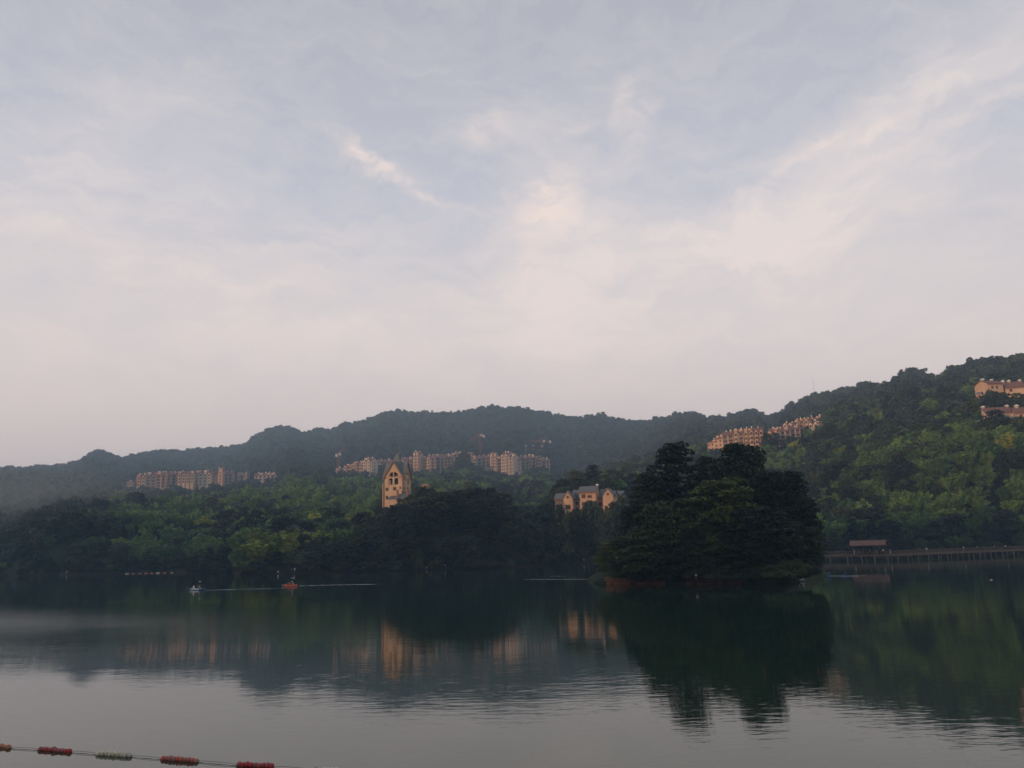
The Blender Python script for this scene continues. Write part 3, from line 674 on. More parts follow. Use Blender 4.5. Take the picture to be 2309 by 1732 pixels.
house(1252, 1294, 1112, 1148, VD, 'cream villa with round gable window at the left of the villa row', GV, -12, 'o', 'tile_grey', .34, (.48, 1.0, 2.9),
      [(.12, 3.6, 0, 1.2, 1.2), (.3, 3.6, 0, 1.2, 1.2), (.74, 4.4, -1.6, 1.9, 1.6), (.74, 7.4, -1.6, 1.9, 1.6)], 7, tree_y=1136)
house(1291, 1309, 1105, 1142, VD+4, 'narrow grey-roofed linking house between left villa and tallest one', GV, -12, 'g', 'tile_grey', .50, None, [(.5, 2.6, 0, 1.2, 1.1), (.5, 5.6, 0, 1.3, 1.4)], 8, tree_y=1128)
house(1307, 1345, 1096, 1140, VD, 'tallest cream villa with wide grey roof and balcony in centre', GV, -12, 'o', 'tile_grey', .28, None,
      [(.25, 2.6, 0, 1.5, 1.4), (.62, 2.6, 0, 1.7, 1.0), (.25, 5.8, 0, 1.5, 1.5), (.7, 5.8, 0, 1.8, 1.6)], 8, [(1.0, 1.4, .8)], tree_y=1117)
house(1347, 1366, 1103, 1144, VD+4, 'narrow grey-roofed linking house between tallest and right villa', GV, -12, 'o', 'tile_grey', .46, None, [(.35, 3.6, 0, 1.6, 1.8), (.35, 6.4, 0, 1.2, 1.3)], 8, [(1.0, 1.2, .6)], tree_y=1130)
house(1362, 1386, 1107, 1150, VD-1, 'cream villa with steep gable at the right of the villa row', GV, -12, 'o', 'tile_grey', .22, (.0, 1.0, 2.6), [(.3, 5.6, -1.6, 1.0, 1.2)], 8, tree_y=1130)
house(1383, 1402, 1107, 1122, VD+6, 'low grey roofed house half hidden behind the island tree', GV, -12, 'g', 'tile_grey', .6, None, [(.5, 2.2, 0, 1.0, 1.0)], 8)
bal = bpy.data.objects['house.001']
GH = 'houses high on the right hillside'
house(2224, 2268, 855, 884, 505, 'sunlit orange house with long slanting eave, upper right hillside', GH, 38, 'o', 'tile_red', .30, None, [(.3, 3, 0, 1.0, 1.3), (.6, 3, 0, 1.0, 1.3)], 10, [(.15, 1.8, 1.1), (.75, 1.6, 1.0)])
house(2266, 2312, 858, 884, 512, 'house with twin turret chimneys at the right edge, upper hillside', GH, 10, 'c', 'tile_red', .55, None, [(.3, 2.4, 0, 1.0, 1.3)], 10, [(.05, 2.2, 1.2), (.35, 2.0, 1.2), (.9, 1.8, 1.1)])
house(2222, 2288, 916, 938, 452, 'house with long dusky red roof, lower right hillside', GH, 22, 'l', 'tile_red', .62, None, [(.2, 2.4, 0, 1.0, 1.2)], 9, [(.05, 1.7, 1.1), (.95, 1.7, 1.1)])
house(2291, 2322, 916, 945, 450, 'partly hidden house beside long red roof, lower right hillside', GH, 10, 'g', 'tile_red', .45, None, [(.4, 2.4, 0, 1.0, 1.2)], 9, [(.3, 2.0, 1.4)])
house(2204, 2213, 884, 892, 480, 'tiny pale roof peeking from trees between the two hillside houses', GH, -10, 'l', 'tile_grey', .4, None, [(.5, 1.8, 0, .7, .8)], 4)
house(2200, 2209, 948, 958, 440, 'tiny white hut below the lower hillside house', GH, -10, 'l', 'tile_grey', .35, None, [(.5, 1.8, 0, .6, .7)], 3)
house(952, 965, 1091, 1095, 338, 'small pale rooftop peeking above dark trees right of tower', None, -15, 'l', 'tile_grey', .3, None, [(.5, 1.5, 0, .8, .8)], 4)

# ---- the gabled tower
TD = 350
tz = lambda y, x=890: P(x, y, TD).z
p0 = P(896, 1148, TD); base = p0.z-3; RECTS.append((863, 892, 1018, 1146, TD)); RECTS.append((892, 930, 1018, 1124, TD))
tower = empty('gabled_tower', (p0.x, p0.y, base), yaw_to(888, -22), 'tall cream gabled tower with grey spire and arched belfry openings', 'tower')
TWd = 8.9; hw = TWd/2; ze = tz(1079)-base; zg = tz(1043)-base; zs = tz(1019)-base
c2w = lambda y: tz(y)-base
def arch(cx, z0, w, h, half=None, n=8):
    if half is None: return [(cx-w/2, z0), (cx+w/2, z0), (cx+w/2, z0+h-w/2)]+[(cx+w/2*math.cos(t*math.pi/n), z0+h-w/2+w/2*math.sin(t*math.pi/n)) for t in range(1, n)]+[(cx-w/2, z0+h-w/2)]
    pts = [(cx+w*math.cos(t*math.pi/2/n), z0+w*1.05*math.sin(t*math.pi/2/n)) for t in range(n+1)]
    pts = [(cx, z0)]+pts
    return pts if half == 1 else [(2*cx-x, z) for x, z in reversed(pts)]
def rect(cx, z0, w, h): return [(cx-w/2, z0), (cx+w/2, z0), (cx+w/2, z0+h), (cx-w/2, z0+h)]
def face_with_holes(name, outline, holes, mat, parent, th=.5):
    bm = bmesh.new(); loops = [outline]+holes; fr = []
    for lp in loops:
        vs = [bm.verts.new((x, 0, z)) for x, z in lp]
        for i in range(len(vs)): bm.edges.new((vs[i], vs[(i+1) % len(vs)]))
    bmesh.ops.triangle_fill(bm, use_beauty=True, use_dissolve=False, edges=bm.edges[:], normal=(0, -1, 0))
    bad = []
    for f in bm.faces:
        c = f.calc_center_median()
        for h in holes:
            ins = False; k = len(h)
            for i in range(k):
                (xa, za), (xb, zb) = h[i], h[i-1]
                if (za > c.z) != (zb > c.z) and c.x < (xb-xa)*(c.z-za)/(zb-za)+xa: ins = not ins
            if ins: bad.append(f); break
    if bad: bmesh.ops.delete(bm, geom=bad, context='FACES_ONLY')
    r_ = bmesh.ops.extrude_face_region(bm, geom=bm.faces[:]); vs = [e for e in r_['geom'] if isinstance(e, bmesh.types.BMVert)]
    bmesh.ops.translate(bm, verts=vs, vec=(0, th, 0)); bmesh.ops.recalc_face_normals(bm, faces=bm.faces[:])
    me = bpy.data.meshes.new(name); bm.to_mesh(me); bm.free(); me.materials.append(mat); return me
hol = [arch(-.22, c2w(1077.3), 1.95, 0, -1), arch(.22, c2w(1077.3), 1.95, 0, 1),
       arch(-1.28, c2w(1094.4), 1.75, 2.75), arch(1.28, c2w(1094.4), 1.75, 2.75),
       rect(-2.9, c2w(1108), 1.35, 1.35), rect(.55, c2w(1107.5), 1.6, 1.4), rect(3.1, c2w(1105), .75, 1.0), rect(-2.9, c2w(1127), 1.2, 1.5), rect(.4, c2w(1127), 1.2, 1.5)]
fm = face_with_holes('wall', [(-hw, 0), (hw, 0), (hw, ze), (0, zg), (-hw, ze)], hol, M['stucco'], None)
for k in range(4):
    a = k*math.pi/2; c_, s_ = math.cos(a), math.sin(a)
    off = Vector((0, -hw, 0)); o = put('wall', fm, tower, (off.x*c_-off.y*s_, off.x*s_+off.y*c_, 0), a)
    o.location.z = 0.003*k
    # plain inner corner clearance comes from the 0.5 m wall thickness
    if k < 2:
        for q, (cx, zz, w_, h_) in enumerate([(-2.9, c2w(1108), 1.35, 1.35), (.55, c2w(1107.5), 1.6, 1.4), (3.1, c2w(1105), .75, 1.0), (-2.9, c2w(1127), 1.2, 1.5), (.4, c2w(1127), 1.2, 1.5)]):
            wo_ = MB().box(-w_/2, w_/2, .30, .36, 0, h_).build('window', M['glass'], tower, (cx*c_+hw*s_, cx*s_-hw*c_, zz), a)
            MB().box(-.05, .05, .24, .298, 0, h_).box(-w_/2, -.05, .24, .298, h_*.5-.04, h_*.5+.04).box(.05, w_/2, .24, .298, h_*.5-.04, h_*.5+.04).build('frame', M['trim'], wo_)
# dark-coloured floors and core: the belfry's inner shade put into colour
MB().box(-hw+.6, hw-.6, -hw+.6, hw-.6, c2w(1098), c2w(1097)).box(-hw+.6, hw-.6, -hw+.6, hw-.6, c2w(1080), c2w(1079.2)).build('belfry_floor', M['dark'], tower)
MB().box(-1.6, 1.6, -1.6, 1.6, c2w(1097), ze-.1).build('belfry_shade_core', M['dark'], tower)
# cross gable roofs
def slab(p, q, r_, s_, th=.22):
    n_ = (Vector(q)-Vector(p)).cross(Vector(r_)-Vector(q)).normalized()*th
    return [p, q, r_, s_, tuple(Vector(p)+n_), tuple(Vector(q)+n_), tuple(Vector(r_)+n_), tuple(Vector(s_)+n_)]
ov = .45; sl_ = (zg-ze)/hw
for k in range(4):
    a = k*math.pi/2; mb = MB()
    for sx in (-1, 1):
        e = hw+ov; A_ = (sx*e, -hw-ov, ze-ov*sl_+.05); B_ = (0, -hw-ov, zg+.05); C_ = (0, 0, zg+.05)
        # half a slope, triangular towards the centre of the cross
        q = [A_, B_, C_] if sx < 0 else [A_, C_, B_]
        n_ = Vector((sx*sl_, 0, 1)).normalized()*.25; m0 = len(mb.v)
        mb.v += [tuple(v_) for v_ in q]+[tuple(Vector(v_)+n_) for v_ in q]
        mb.f += [(m0+2, m0+1, m0), (m0+3, m0+4, m0+5)]+[(m0+i, m0+(i+1) % 3, m0+3+(i+1) % 3, m0+3+i) for i in range(3)]
    o = mb.build('gable_roof', M['tile_green'], tower, (0, 0, 0), a)
    tr = MB()
    for sx in (-1, 1):
        tr.hexa([(sx*(hw+ov+.02), -hw-.62, ze-ov*sl_-.45), (0, -hw-.62, zg-.30), (0, -hw-.50, zg-.30), (sx*(hw+ov+.02), -hw-.50, ze-ov*sl_-.45),
                 (sx*(hw+ov+.02), -hw-.62, ze-ov*sl_+.05), (0, -hw-.62, zg+.22), (0, -hw-.50, zg+.22), (sx*(hw+ov+.02), -hw-.50, ze-ov*sl_+.05)])
    tr.build('bargeboard', M['trim'], tower, (0, 0, 0), a)
    MB().box(-hw, -2.3, -hw-.16, -hw-.003, ze-.15, ze+.12).box(2.3, hw, -hw-.16, -hw-.003, ze-.15, ze+.12).build('cornice', M['trim'], tower, (0, 0, 0), a)
    MB().box(-.12, .12, -hw-.1, -hw+.2, c2w(1094.4), c2w(1069)).build('mullion', M['stucco_l'], tower, (0, 0, 0), a)
mb = MB(); b4 = 3.3; z1 = zg-4.4; zt = zs
mb.v += [(-b4, -b4, z1), (b4, -b4, z1), (b4, b4, z1), (-b4, b4, z1), (0, 0, zt)]; mb.f += [(0, 1, 4), (1, 2, 4), (2, 3, 4), (3, 0, 4), (3, 2, 1, 0)]
sp_ = mb.build('spire', M['tile_green'], tower)
MB().tube([(0, 0, zt-.5), (0, 0, zt+1.0)], .07).ball((0, 0, zt+.35), .42).ball((0, 0, zt+.95), .15).build('finial', M['tile_grey'], sp_, smooth=True)
# pilasters on the left corner, lean-to annexes at the foot
MB().box(-hw-.35, -hw-.003, -hw-.4, -hw+1.2, 0, c2w(1091)).build('corner_pier', M['stucco'], tower)
an = MB(); za = c2w(1120)
wall_box(an, -1.0, 3.2, -hw-3.5, -hw-.01, 0, za-1.6, None); an.build('annex_wall', M['stucco'], tower)
MB().hexa([(-1.3, -hw-3.9, za-1.6), (3.5, -hw-3.9, za-1.6), (3.5, -hw-.01, za-.2), (-1.3, -hw-.01, za-.2), (-1.3, -hw-3.9, za-1.35), (3.5, -hw-3.9, za-1.35), (3.5, -hw-.01, za+.05), (-1.3, -hw-.01, za+.05)]).build('annex_roof', M['tile_grey'], tower)
zb_ = c2w(1111)
MB().box(2.9, 7.2, -hw-2.4, hw-2, 0, zb_-2.6).build('annex_wall', M['stucco'], tower)
MB().hexa([(2.6, -hw-3.6, zb_-3.6), (7.6, -hw-3.6, zb_-3.6), (7.6, -hw+1.6, zb_), (2.6, -hw+1.6, zb_), (2.6, -hw-3.6, zb_-3.35), (7.6, -hw-3.6, zb_-3.35), (7.6, -hw+1.6, zb_+.25), (2.6, -hw+1.6, zb_+.25)]).build('annex_roof', M['tile_grey'], tower)
for cx_ in (2.7, 7.2): MB().box(cx_-.35, cx_+.35, -hw-2.6, -hw-1.9, zb_-4, zb_+.4).box(cx_-.45, cx_+.45, -hw-2.7, -hw-1.8, zb_+.4, zb_+.6).build('chimney', M['trim'], tower)

# ---- tower cranes, pylon, radio mast
def lattice(mb, a, b, w, n, r=.10):
    a = Vector(a); b = Vector(b); d = (b-a).normalized(); s = d.cross(Vector((0, 1, 0.01))).normalized()*w/2; t_ = d.cross(s).normalized()*w/2
    cs = [s+t_, s-t_, -s-t_, -s+t_]
    for c in cs: mb.tube([a+c, b+c], r, 4)
    for i in range(n):
        p, q = a.lerp(b, i/n), a.lerp(b, (i+1)/n)
        for j in range(4): mb.tube([p+cs[j], q+cs[(j+1) % 4]], r*.7, 3, False)
def crane(px, ytop, ybase, D, jib_px, jib_y, back, label, r=.11):
    b_ = P(px, ybase, D); t_ = P(px, ytop, D); h = t_.z-b_.z
    root = empty('tower_crane', (b_.x, b_.y, b_.z-6), 0, label, 'crane', 'cranes above the middle ridge')
    m1 = MB(); lattice(m1, (0, 0, 0), (0, 0, h+6), 1.8, 14, r); m1.build('mast', M['crane'], root)
    e = P(jib_px, jib_y, D)-Vector((b_.x, b_.y, b_.z-6)); top = Vector((0, 0, h+6))
    m2 = MB(); lattice(m2, top+Vector((0, 0, .6)), e, 1.2, 14, r*.85); m2.build('jib', M['crane'], root)
    bd = (top-e); bd.z = 0; bd = bd.normalized()*back
    m3 = MB(); lattice(m3, top+Vector((0, 0, .6)), top+bd+Vector((0, 0, .8)), 1.2, 4, r); m3.build('counter_jib', M['crane'], root)
    MB().box(-1.1, 1.1, -.9, .9, -1.8, .9).build('counterweight', M['steel'], root, tuple(top+bd))
    MB().box(-.9, .9, -.9, .9, 0, 2.2).build('cab', M['steel'], root, tuple(top+Vector((1.6, -1.2, -.6))))
    m4 = MB(); apex = top+Vector((0, 0, 5.5)); lattice(m4, top+Vector((0, 0, .6)), apex, 1.0, 3, r); m4.tube([apex, e.lerp(top, .35)], .07, 3).tube([apex, top+bd], .07, 3); m4.build('apex_frame', M['crane'], root)
crane(1083, 983, 1045, 815, 1060, 993, 4, 'tall orange crane with its jib dropping left over middle ridge')
crane(905, 1010, 1040, 830, 880, 1013, 3, 'small crane standing behind the gabled tower spire') if False else None
crane(763, 1026, 1062, 830, 774, 1013, 2, 'faint red crane with raised jib at left of middle ridge', .09)
crane(1225, 996, 1045, 860, 1196, 995, 8, 'faint crane with level jib at the right end of middle ridge', .09)
def whites(px, py, D, lab):
    p = P(px, py, D); g = float(ground([p.x], [p.y])[0])
    root = empty('floodlight_pole', (p.x, p.y, g), 0, lab, 'light pole', 'poles with white heads on the slope')
    MB().tube([(0, 0, 0), (0, 0, p.z-g)], [.2, .12], 6).build('pole', M['steel'], root)
    MB().box(-.5, .5, -.3, .3, -.45, .5).box(-1.3, 1.3, -.12, .12, -.1, .1).build('lamp_head', M['white'], root, (0, 0, p.z-g))
for i, (a_, b_) in enumerate([(1186, 1005.5), (1202, 1005), (1222, 1006)]): whites(a_, b_, 860, ('leftmost', 'middle', 'rightmost')[i]+' white-headed pole left of the faint level-jib crane')
p = P(1297, 1040, 900); q_ = P(1295, 1012, 900)
root = empty('pylon', (p.x, p.y, p.z-8), 0, 'pale lattice pylon on the mountain slope right of middle ridge', 'pylon')
m1 = MB(); lattice(m1, (0, 0, 0), (0, 0, q_.z-p.z+8), 1.6, 8, .12); m1.build('mast', M['steel'], root)
m1 = MB()
for zz in (2, 5): m1.box(-3.2, 3.2, -.15, .15, q_.z-p.z+8-zz, q_.z-p.z+8-zz+.3)
m1.build('crossarm', M['steel'], root)
p = P(1836, 884, 985); q_ = P(1834, 853, 985)
root = empty('radio_mast', (p.x, p.y, p.z-12), 0, 'thin radio mast on the skyline above the right ridge', 'mast')
MB().tube([(0, 0, 0), (0, 0, q_.z-p.z+12)], [.22, .10], 5).build('pole', M['steel'], root)
m1 = MB()
for zz in (1, 4, 7): m1.box(-.7, .7, -.06, .06, q_.z-p.z+12-zz, q_.z-p.z+12-zz+.12)
m1.build('antenna', M['steel'], root)
# ---------------------------------------------------------------- trees
def leaves(cen, rad, cnt, size, rs, up=.35, elong=1.6, inner=.72, zmin=-.55):
    """leaf-spray quads over ellipsoid puffs; cen (n,3), rad (n,3), cnt (n)"""
    idx = np.repeat(np.arange(len(cen)), cnt); n = len(idx)
    d = rs.normal(size=(n, 3)); d /= np.linalg.norm(d, axis=1)[:, None]
    d[:, 2] = np.where(d[:, 2] < zmin, -d[:, 2], d[:, 2])
    k = rs.uniform(inner, 1.08, n)[:, None]
    p = cen[idx]+d*rad[idx]*k
    nn = d/rad[idx]*rad[idx].min(axis=1)[:, None]+rs.normal(size=(n, 3))*.45+np.array([0, 0, up]); nn /= np.linalg.norm(nn, axis=1)[:, None]
    a = np.cross(nn, rs.normal(size=(n, 3))); a /= np.linalg.norm(a, axis=1)[:, None]; b_ = np.cross(nn, a)
    s = size*rs.uniform(.6, 1.35, n)[:, None]
    a = a*s*elong*.5; b_ = b_*s*.5
    V = np.stack([p-a, p-b_*.9+a*.1, p+a, p+b_*.9-a*.1], 1).reshape(-1, 3)
    return V, np.arange(4*n).reshape(-1, 4)
def blob_crown(seed, H, Rr, npuff, total, size, z0=.22, flat=.6, tiers=False, prof=None):
    rs = np.random.RandomState(seed); cen = []; rad = []
    for i in range(npuff):
        if tiers:
            t_ = (i+.5)/npuff; z = H*(z0+(1-z0-.03)*t_**.9); rr_ = Rr*prof(t_); th = i*2.4+rs.uniform(-.5, .5); q = rs.uniform(.35, .95)
            cen.append((rr_*q*math.cos(th), rr_*q*math.sin(th), z+rs.uniform(-.3, .3)-.1*H*.2*q)); s = rs.uniform(.28, .5)*Rr*(.55+.45*prof(t_)); rad.append((s, s*rs.uniform(.8, 1.2), s*flat*rs.uniform(.7, 1.2)))
        else:
            u = rs.uniform(-.35, 1); th = i*2.4+rs.uniform(-.6, .6); c_ = math.sqrt(max(0, 1-u*u)) if u > 0 else 1
            q = rs.uniform(.45, .82); zc = H*(z0+(1-z0)*.42); hz = H*(1-z0)*.5
            cen.append((Rr*q*c_*math.cos(th), Rr*q*c_*math.sin(th), zc+hz*u*.86*q/.7)); s = rs.uniform(.26, .46)*Rr; rad.append((s, s*rs.uniform(.8, 1.2), s*flat*rs.uniform(.8, 1.25)))
    cen = np.array(cen); rad = np.array(rad); w = rad[:, 0]**2; cnt = np.maximum(4, (total*w/w.sum())).astype(int)
    V, F_ = leaves(cen, rad, cnt, size, rs)
    return V, F_, cen
def bamboo_crown(seed, H, Rr, nc, total, size):
    rs = np.random.RandomState(seed); cen = []; rad = []; culms = []
    for i in range(nc):
        th = i*2.4+rs.uniform(-.4, .4); q = math.sqrt((i+.5)/nc); h = H*rs.uniform(.78, 1.0)*(1-.22*q); lean = Rr*q*.95
        path = []
        for t_ in (0, .35, .65, .85, 1.0): path.append((math.cos(th)*lean*(t_**1.8)+q*Rr*.15*math.cos(th), math.sin(th)*lean*(t_**1.8)+q*Rr*.15*math.sin(th), h*(t_-.10*q*max(0, t_-.6)**2*6)))
        culms.append(path)
        for t_ in np.linspace(.38, 1.0, 6):
            k = t_**1.8; s = Rr*(.34-.20*abs(t_-.7)); cen.append((math.cos(th)*(lean*k+q*Rr*.15), math.sin(th)*(lean*k+q*Rr*.15), h*(t_-.10*q*max(0, t_-.6)**2*6)-.02*H)); rad.append((s, s, s*.95))
    cen = np.array(cen); rad = np.array(rad); w = rad[:, 0]**2; cnt = np.maximum(3, (total*w/w.sum())).astype(int)
    V, F_ = leaves(cen, rad, cnt, size, rs, up=.1, elong=2.2, inner=.3)
    return V, F_, culms
def trunk_mesh(seed, H, cen, r0, mat, top=.8, nl=8):
    rs = random.Random(seed); mb = MB(); pts = [(rs.uniform(-.02, .02)*H*t_, rs.uniform(-.02, .02)*H*t_, H*t_) for t_ in (0, .15, .35, .6, top)]
    mb.tube(pts, [r0*1.25, r0, r0*.8, r0*.5, r0*.18], 7)
    for k in rs.sample(range(len(cen)), min(nl, len(cen))):
        c = Vector(cen[k]); zs = max(H*.15, min(H*.7, c.z-.18*H)); s = Vector((0, 0, zs)); mid = s.lerp(c, .5)+Vector((0, 0, -.03*H))
        mb.tube([s, mid, c], [r0*.4, r0*.25, r0*.08], 5)
    return mb.mesh('trunk', mat)
def culm_mesh(culms, mat):
    mb = MB()
    for c in culms: mb.tube(c, [.07, .06, .045, .03, .015], 5)
    return mb.mesh('stem', mat)
PR = {}      # prototypes: name -> list of (crown mesh, trunk mesh, H, R)
dome = lambda t_: math.sqrt(max(.02, 1-(max(0, t_-.25)/.78)**2))*(.78+.22*min(1, t_*3))
cone = lambda t_: max(.12, 1-t_**1.3*.9)*(.8+.2*min(1, t_*4))
def protos(key, n, fn): PR[key] = [fn(i) for i in range(n)]
def mk_blob(mat, H, Rr, npuff, total, size, **kw):
    tr = kw.pop('trunk', True); nm = kw.pop('nm', 'crown')
    def f(i):
        V, F_, cen = blob_crown(i*13+int(H*7)+npuff, H, Rr, npuff, total, size, **kw)
        return (np_mesh(nm, V, F_, M[mat]), trunk_mesh(i, H, cen, H*.018, M['bark']) if tr else None, H, Rr)
    return f
def mk_bam(mat, H, Rr, nc, total, size, tr=True):
    def f(i):
        V, F_, cu = bamboo_crown(i*17+3+nc, H, Rr, nc, total, size)
        return (np_mesh('foliage', V, F_, M[mat]), culm_mesh(cu, M['bark']) if tr else None, H, Rr)
    return f
M['leaf_g'] = mat_leaf('layered_tree_leaves', (.045, .06, .015), (.08, .10, .022), (.14, .16, .03))
protos('isl_tall', 3, mk_blob('leaf_dark', 22, 5.2, 84, 16000, .36, z0=.06, flat=.34, tiers=True, prof=dome))
protos('isl_round', 3, mk_blob('leaf_dark', 16, 5.2, 64, 12000, .38, z0=.05, flat=.5, tiers=True, prof=dome))
protos('isl_green', 1, mk_blob('leaf_g', 17, 5.4, 66, 12000, .38, z0=.06, flat=.4, tiers=True, prof=dome))
protos('bush', 3, mk_blob('leaf', 4, 2.6, 22, 3600, .26, z0=.0, flat=.75))
protos('bush_dark', 3, mk_blob('leaf_dark', 4, 2.6, 18, 900, .42, z0=.0, flat=.75))
protos('mid_leaf', 5, mk_blob('leaf', 13, 4.6, 30, 2600, .62, z0=.10, flat=.62))
protos('mid_dark', 5, mk_blob('leaf_dark', 14, 4.8, 34, 2800, .62, z0=.08, flat=.5, tiers=True, prof=dome))
protos('mid_cone', 2, mk_blob('leaf_dark', 16, 4.6, 34, 2600, .6, z0=.08, flat=.35, tiers=True, prof=cone))
protos('mid_bam', 4, mk_bam('bamboo', 12, 3.9, 12, 2400, .52))
protos('mid_bamy', 2, mk_bam('bamboo_y', 12, 3.4, 10, 2400, .5))
protos('far_leaf', 5, mk_blob('far_leaf', 10, 5.0, 12, 420, 1.35, z0=.05, flat=.7, trunk=False))
protos('far_pale', 1, mk_blob('leaf', 10, 4.4, 10, 380, 1.2, z0=.05, flat=.8, trunk=False))
protos('far_cone', 2, mk_blob('far_leaf', 12, 4.0, 14, 360, 1.2, z0=.05, flat=.45, trunk=False, tiers=True, prof=cone))
protos('far_bam', 4, mk_bam('bamboo', 10, 4.2, 7, 520, 1.0, False))

def plant(key, var, x, y, z, H, Rr, rz, name, label, cat, group):
    cm, tm, h0, r0 = PR[key][var % len(PR[key])]
    root = empty(name, (x, y, z), rz, label, cat, group); s = (Rr/r0, Rr/r0, H/h0)
    o = put(cm.name.split('.')[0], cm, root); o.scale = s
    if tm: o = put(tm.name.split('.')[0], tm, root); o.scale = s
    return root
# island
IT = [(1374, 1222, 149.6, 36, 'isl_green', 'green low-branched tree leaning over the island left tip'), (1515, 989, 157, 66, 'isl_tall', 'tallest island tree with a ragged flat top'), (1662, 997, 158, 78, 'isl_round', 'broad domed island tree below the right ridge blocks'),
 (1590, 1020, 166, 42, 'isl_tall', 'narrow tree in the notch between the two tallest island trees'), (1462, 1062, 153, 56, 'isl_tall', 'dark island tree on the left shoulder below the tallest'),
 (1432, 1135, 151, 44, 'isl_round', 'dark island tree halfway down the left slope'), (1404, 1205, 149, 40, 'isl_round', 'low spreading tree at the island left end'),
 (1622, 1074, 147, 84, 'isl_green', 'yellow-green layered tree in the middle of the island'), (1732, 1053, 152, 54, 'isl_tall', 'dark tree right of the broad domed one on island'),
 (1782, 1054, 152, 42, 'isl_tall', 'dark pointed tree on the island right shoulder'), (1813, 1118, 147, 36, 'isl_round', 'dark tree at the upper right edge of the island'),
 (1818, 1185, 145, 36, 'isl_round', 'dark tree low at the right edge of the island'), (1560, 1118, 150, 72, 'isl_round', 'dark tree under the notch in the island crown'),
 (1488, 1128, 147, 72, 'isl_round', 'wide dark tree below the tallest island tree'), (1702, 1140, 144, 82, 'isl_round', 'wide dark tree right of the yellow-green island tree'),
 (1450, 1196, 145, 62, 'isl_round', 'dark tree low on the left half of the island'), (1768, 1172, 143, 56, 'isl_round', 'dark tree low on the right half of the island'),
 (1540, 1205, 143, 62, 'isl_round', 'dark low tree just behind the white goose'), (1612, 1212, 143, 58, 'isl_green', 'mid green low tree right of the white goose'),
 (1690, 1215, 141.5, 56, 'isl_round', 'dark low tree behind the long red bank'), (1418, 1238, 148.5, 34, 'isl_green', 'mid green small tree above the left red bank')]
for i, (px, py, D, rp, key, lab) in enumerate(IT):
    t_ = P(px, py, D); z = 1.9; plant(key, i, t_.x, t_.y, z, t_.z-z, rp/FPX*D*.97, i*1.3, 'broadleaf_tree', lab, 'tree', 'trees on the island')
BU = [(1384, 1272, 147.6, 24, 'bright green bush at the island left tip'), (1402, 1278, 147, 22, 'light green bush beside the left bank goose'), (1445, 1276, 146.2, 32, 'low bush between the two red bank patches, left one'),
 (1478, 1282, 145, 24, 'small bush above the left red bank end'), (1512, 1280, 144, 28, 'low bush left of the white goose'), (1574, 1254, 142.5, 36, 'round green bush just above the white goose'),
 (1610, 1282, 141, 30, 'low bush right of the white goose'), (1655, 1284, 140, 34, 'low bush above the long red bank'), (1700, 1280, 139.5, 34, 'low bush near the right end of the red bank'),
 (1745, 1272, 139, 36, 'drooping bush over water left of the swimming geese'), (1788, 1266, 138.5, 34, 'drooping green bush directly above the swimming geese'), (1822, 1268, 140, 24, 'last bush at the island right tip')]
for i, (px, py, D, rp, lab) in enumerate(BU):
    t_ = P(px, py, D); w_ = W(px, 1313); z = .5; plant('bush', i, t_.x, t_.y, z, max(2, t_.z-z), rp/FPX*D, i*2.1, 'bush', lab, 'bush', 'bushes around the island shore')

# hillside forest: candidates on a jittered grid
rs = np.random.RandomState(11)
def grid(sp_, d0, d1, az0=-40, az1=40):
    xs = np.arange(-1100, 1100, sp_); ys = np.arange(0, 1650, sp_*.87); X_, Y_ = np.meshgrid(xs, ys); X_ = X_+(np.arange(len(ys)) % 2)[:, None]*sp_/2
    x = X_.ravel()+rs.uniform(-.38, .38, X_.size)*sp_; y = Y_.ravel()+rs.uniform(-.38, .38, X_.size)*sp_
    D = np.hypot(x, y); a = np.arctan2(x, y); m = (D >= d0) & (D < d1) & (a > R(az0)) & (a < R(az1)); return x[m], y[m]
pts = [grid(6.0, 255, 460), grid(7.2, 460, 800), grid(8.2, 800, 1620)]
x = np.concatenate([p_[0] for p_ in pts]); y = np.concatenate([p_[1] for p_ in pts])
D = np.hypot(x, y); a = np.arctan2(x, y); Ds = np.interp(a, _sz, _sd); Dr = np.interp(np.clip(a, _caz[0], _caz[-1]), _rdz, _rd)
m = (D > Ds+1.0) & (D < Dr+25); x, y, D, a, Ds, Dr = (q[m] for q in (x, y, D, a, Ds, Dr))
z = ground(x, y); H = TH(D)*rs.uniform(.66, 1.20, len(x))*np.where(D > 500, rs.choice([.6, .8, 1, 1.1, 1.3], len(x)), 1)
pxb, pyb = proj(x, y, z); pxt, pyt = proj(x, y, z+H)
# emergent ridge trees give the skyline its bumps
H = np.where((D > Dr-30), TH(D)*rs.uniform(.75, 1.12, len(x)), H)
edge = D < Ds+9; H = np.where(edge, H*rs.uniform(.45, .85, len(x)), H)
pxt, pyt = proj(x, y, z+H); pyh = 1232-.027*(pxt-1154)
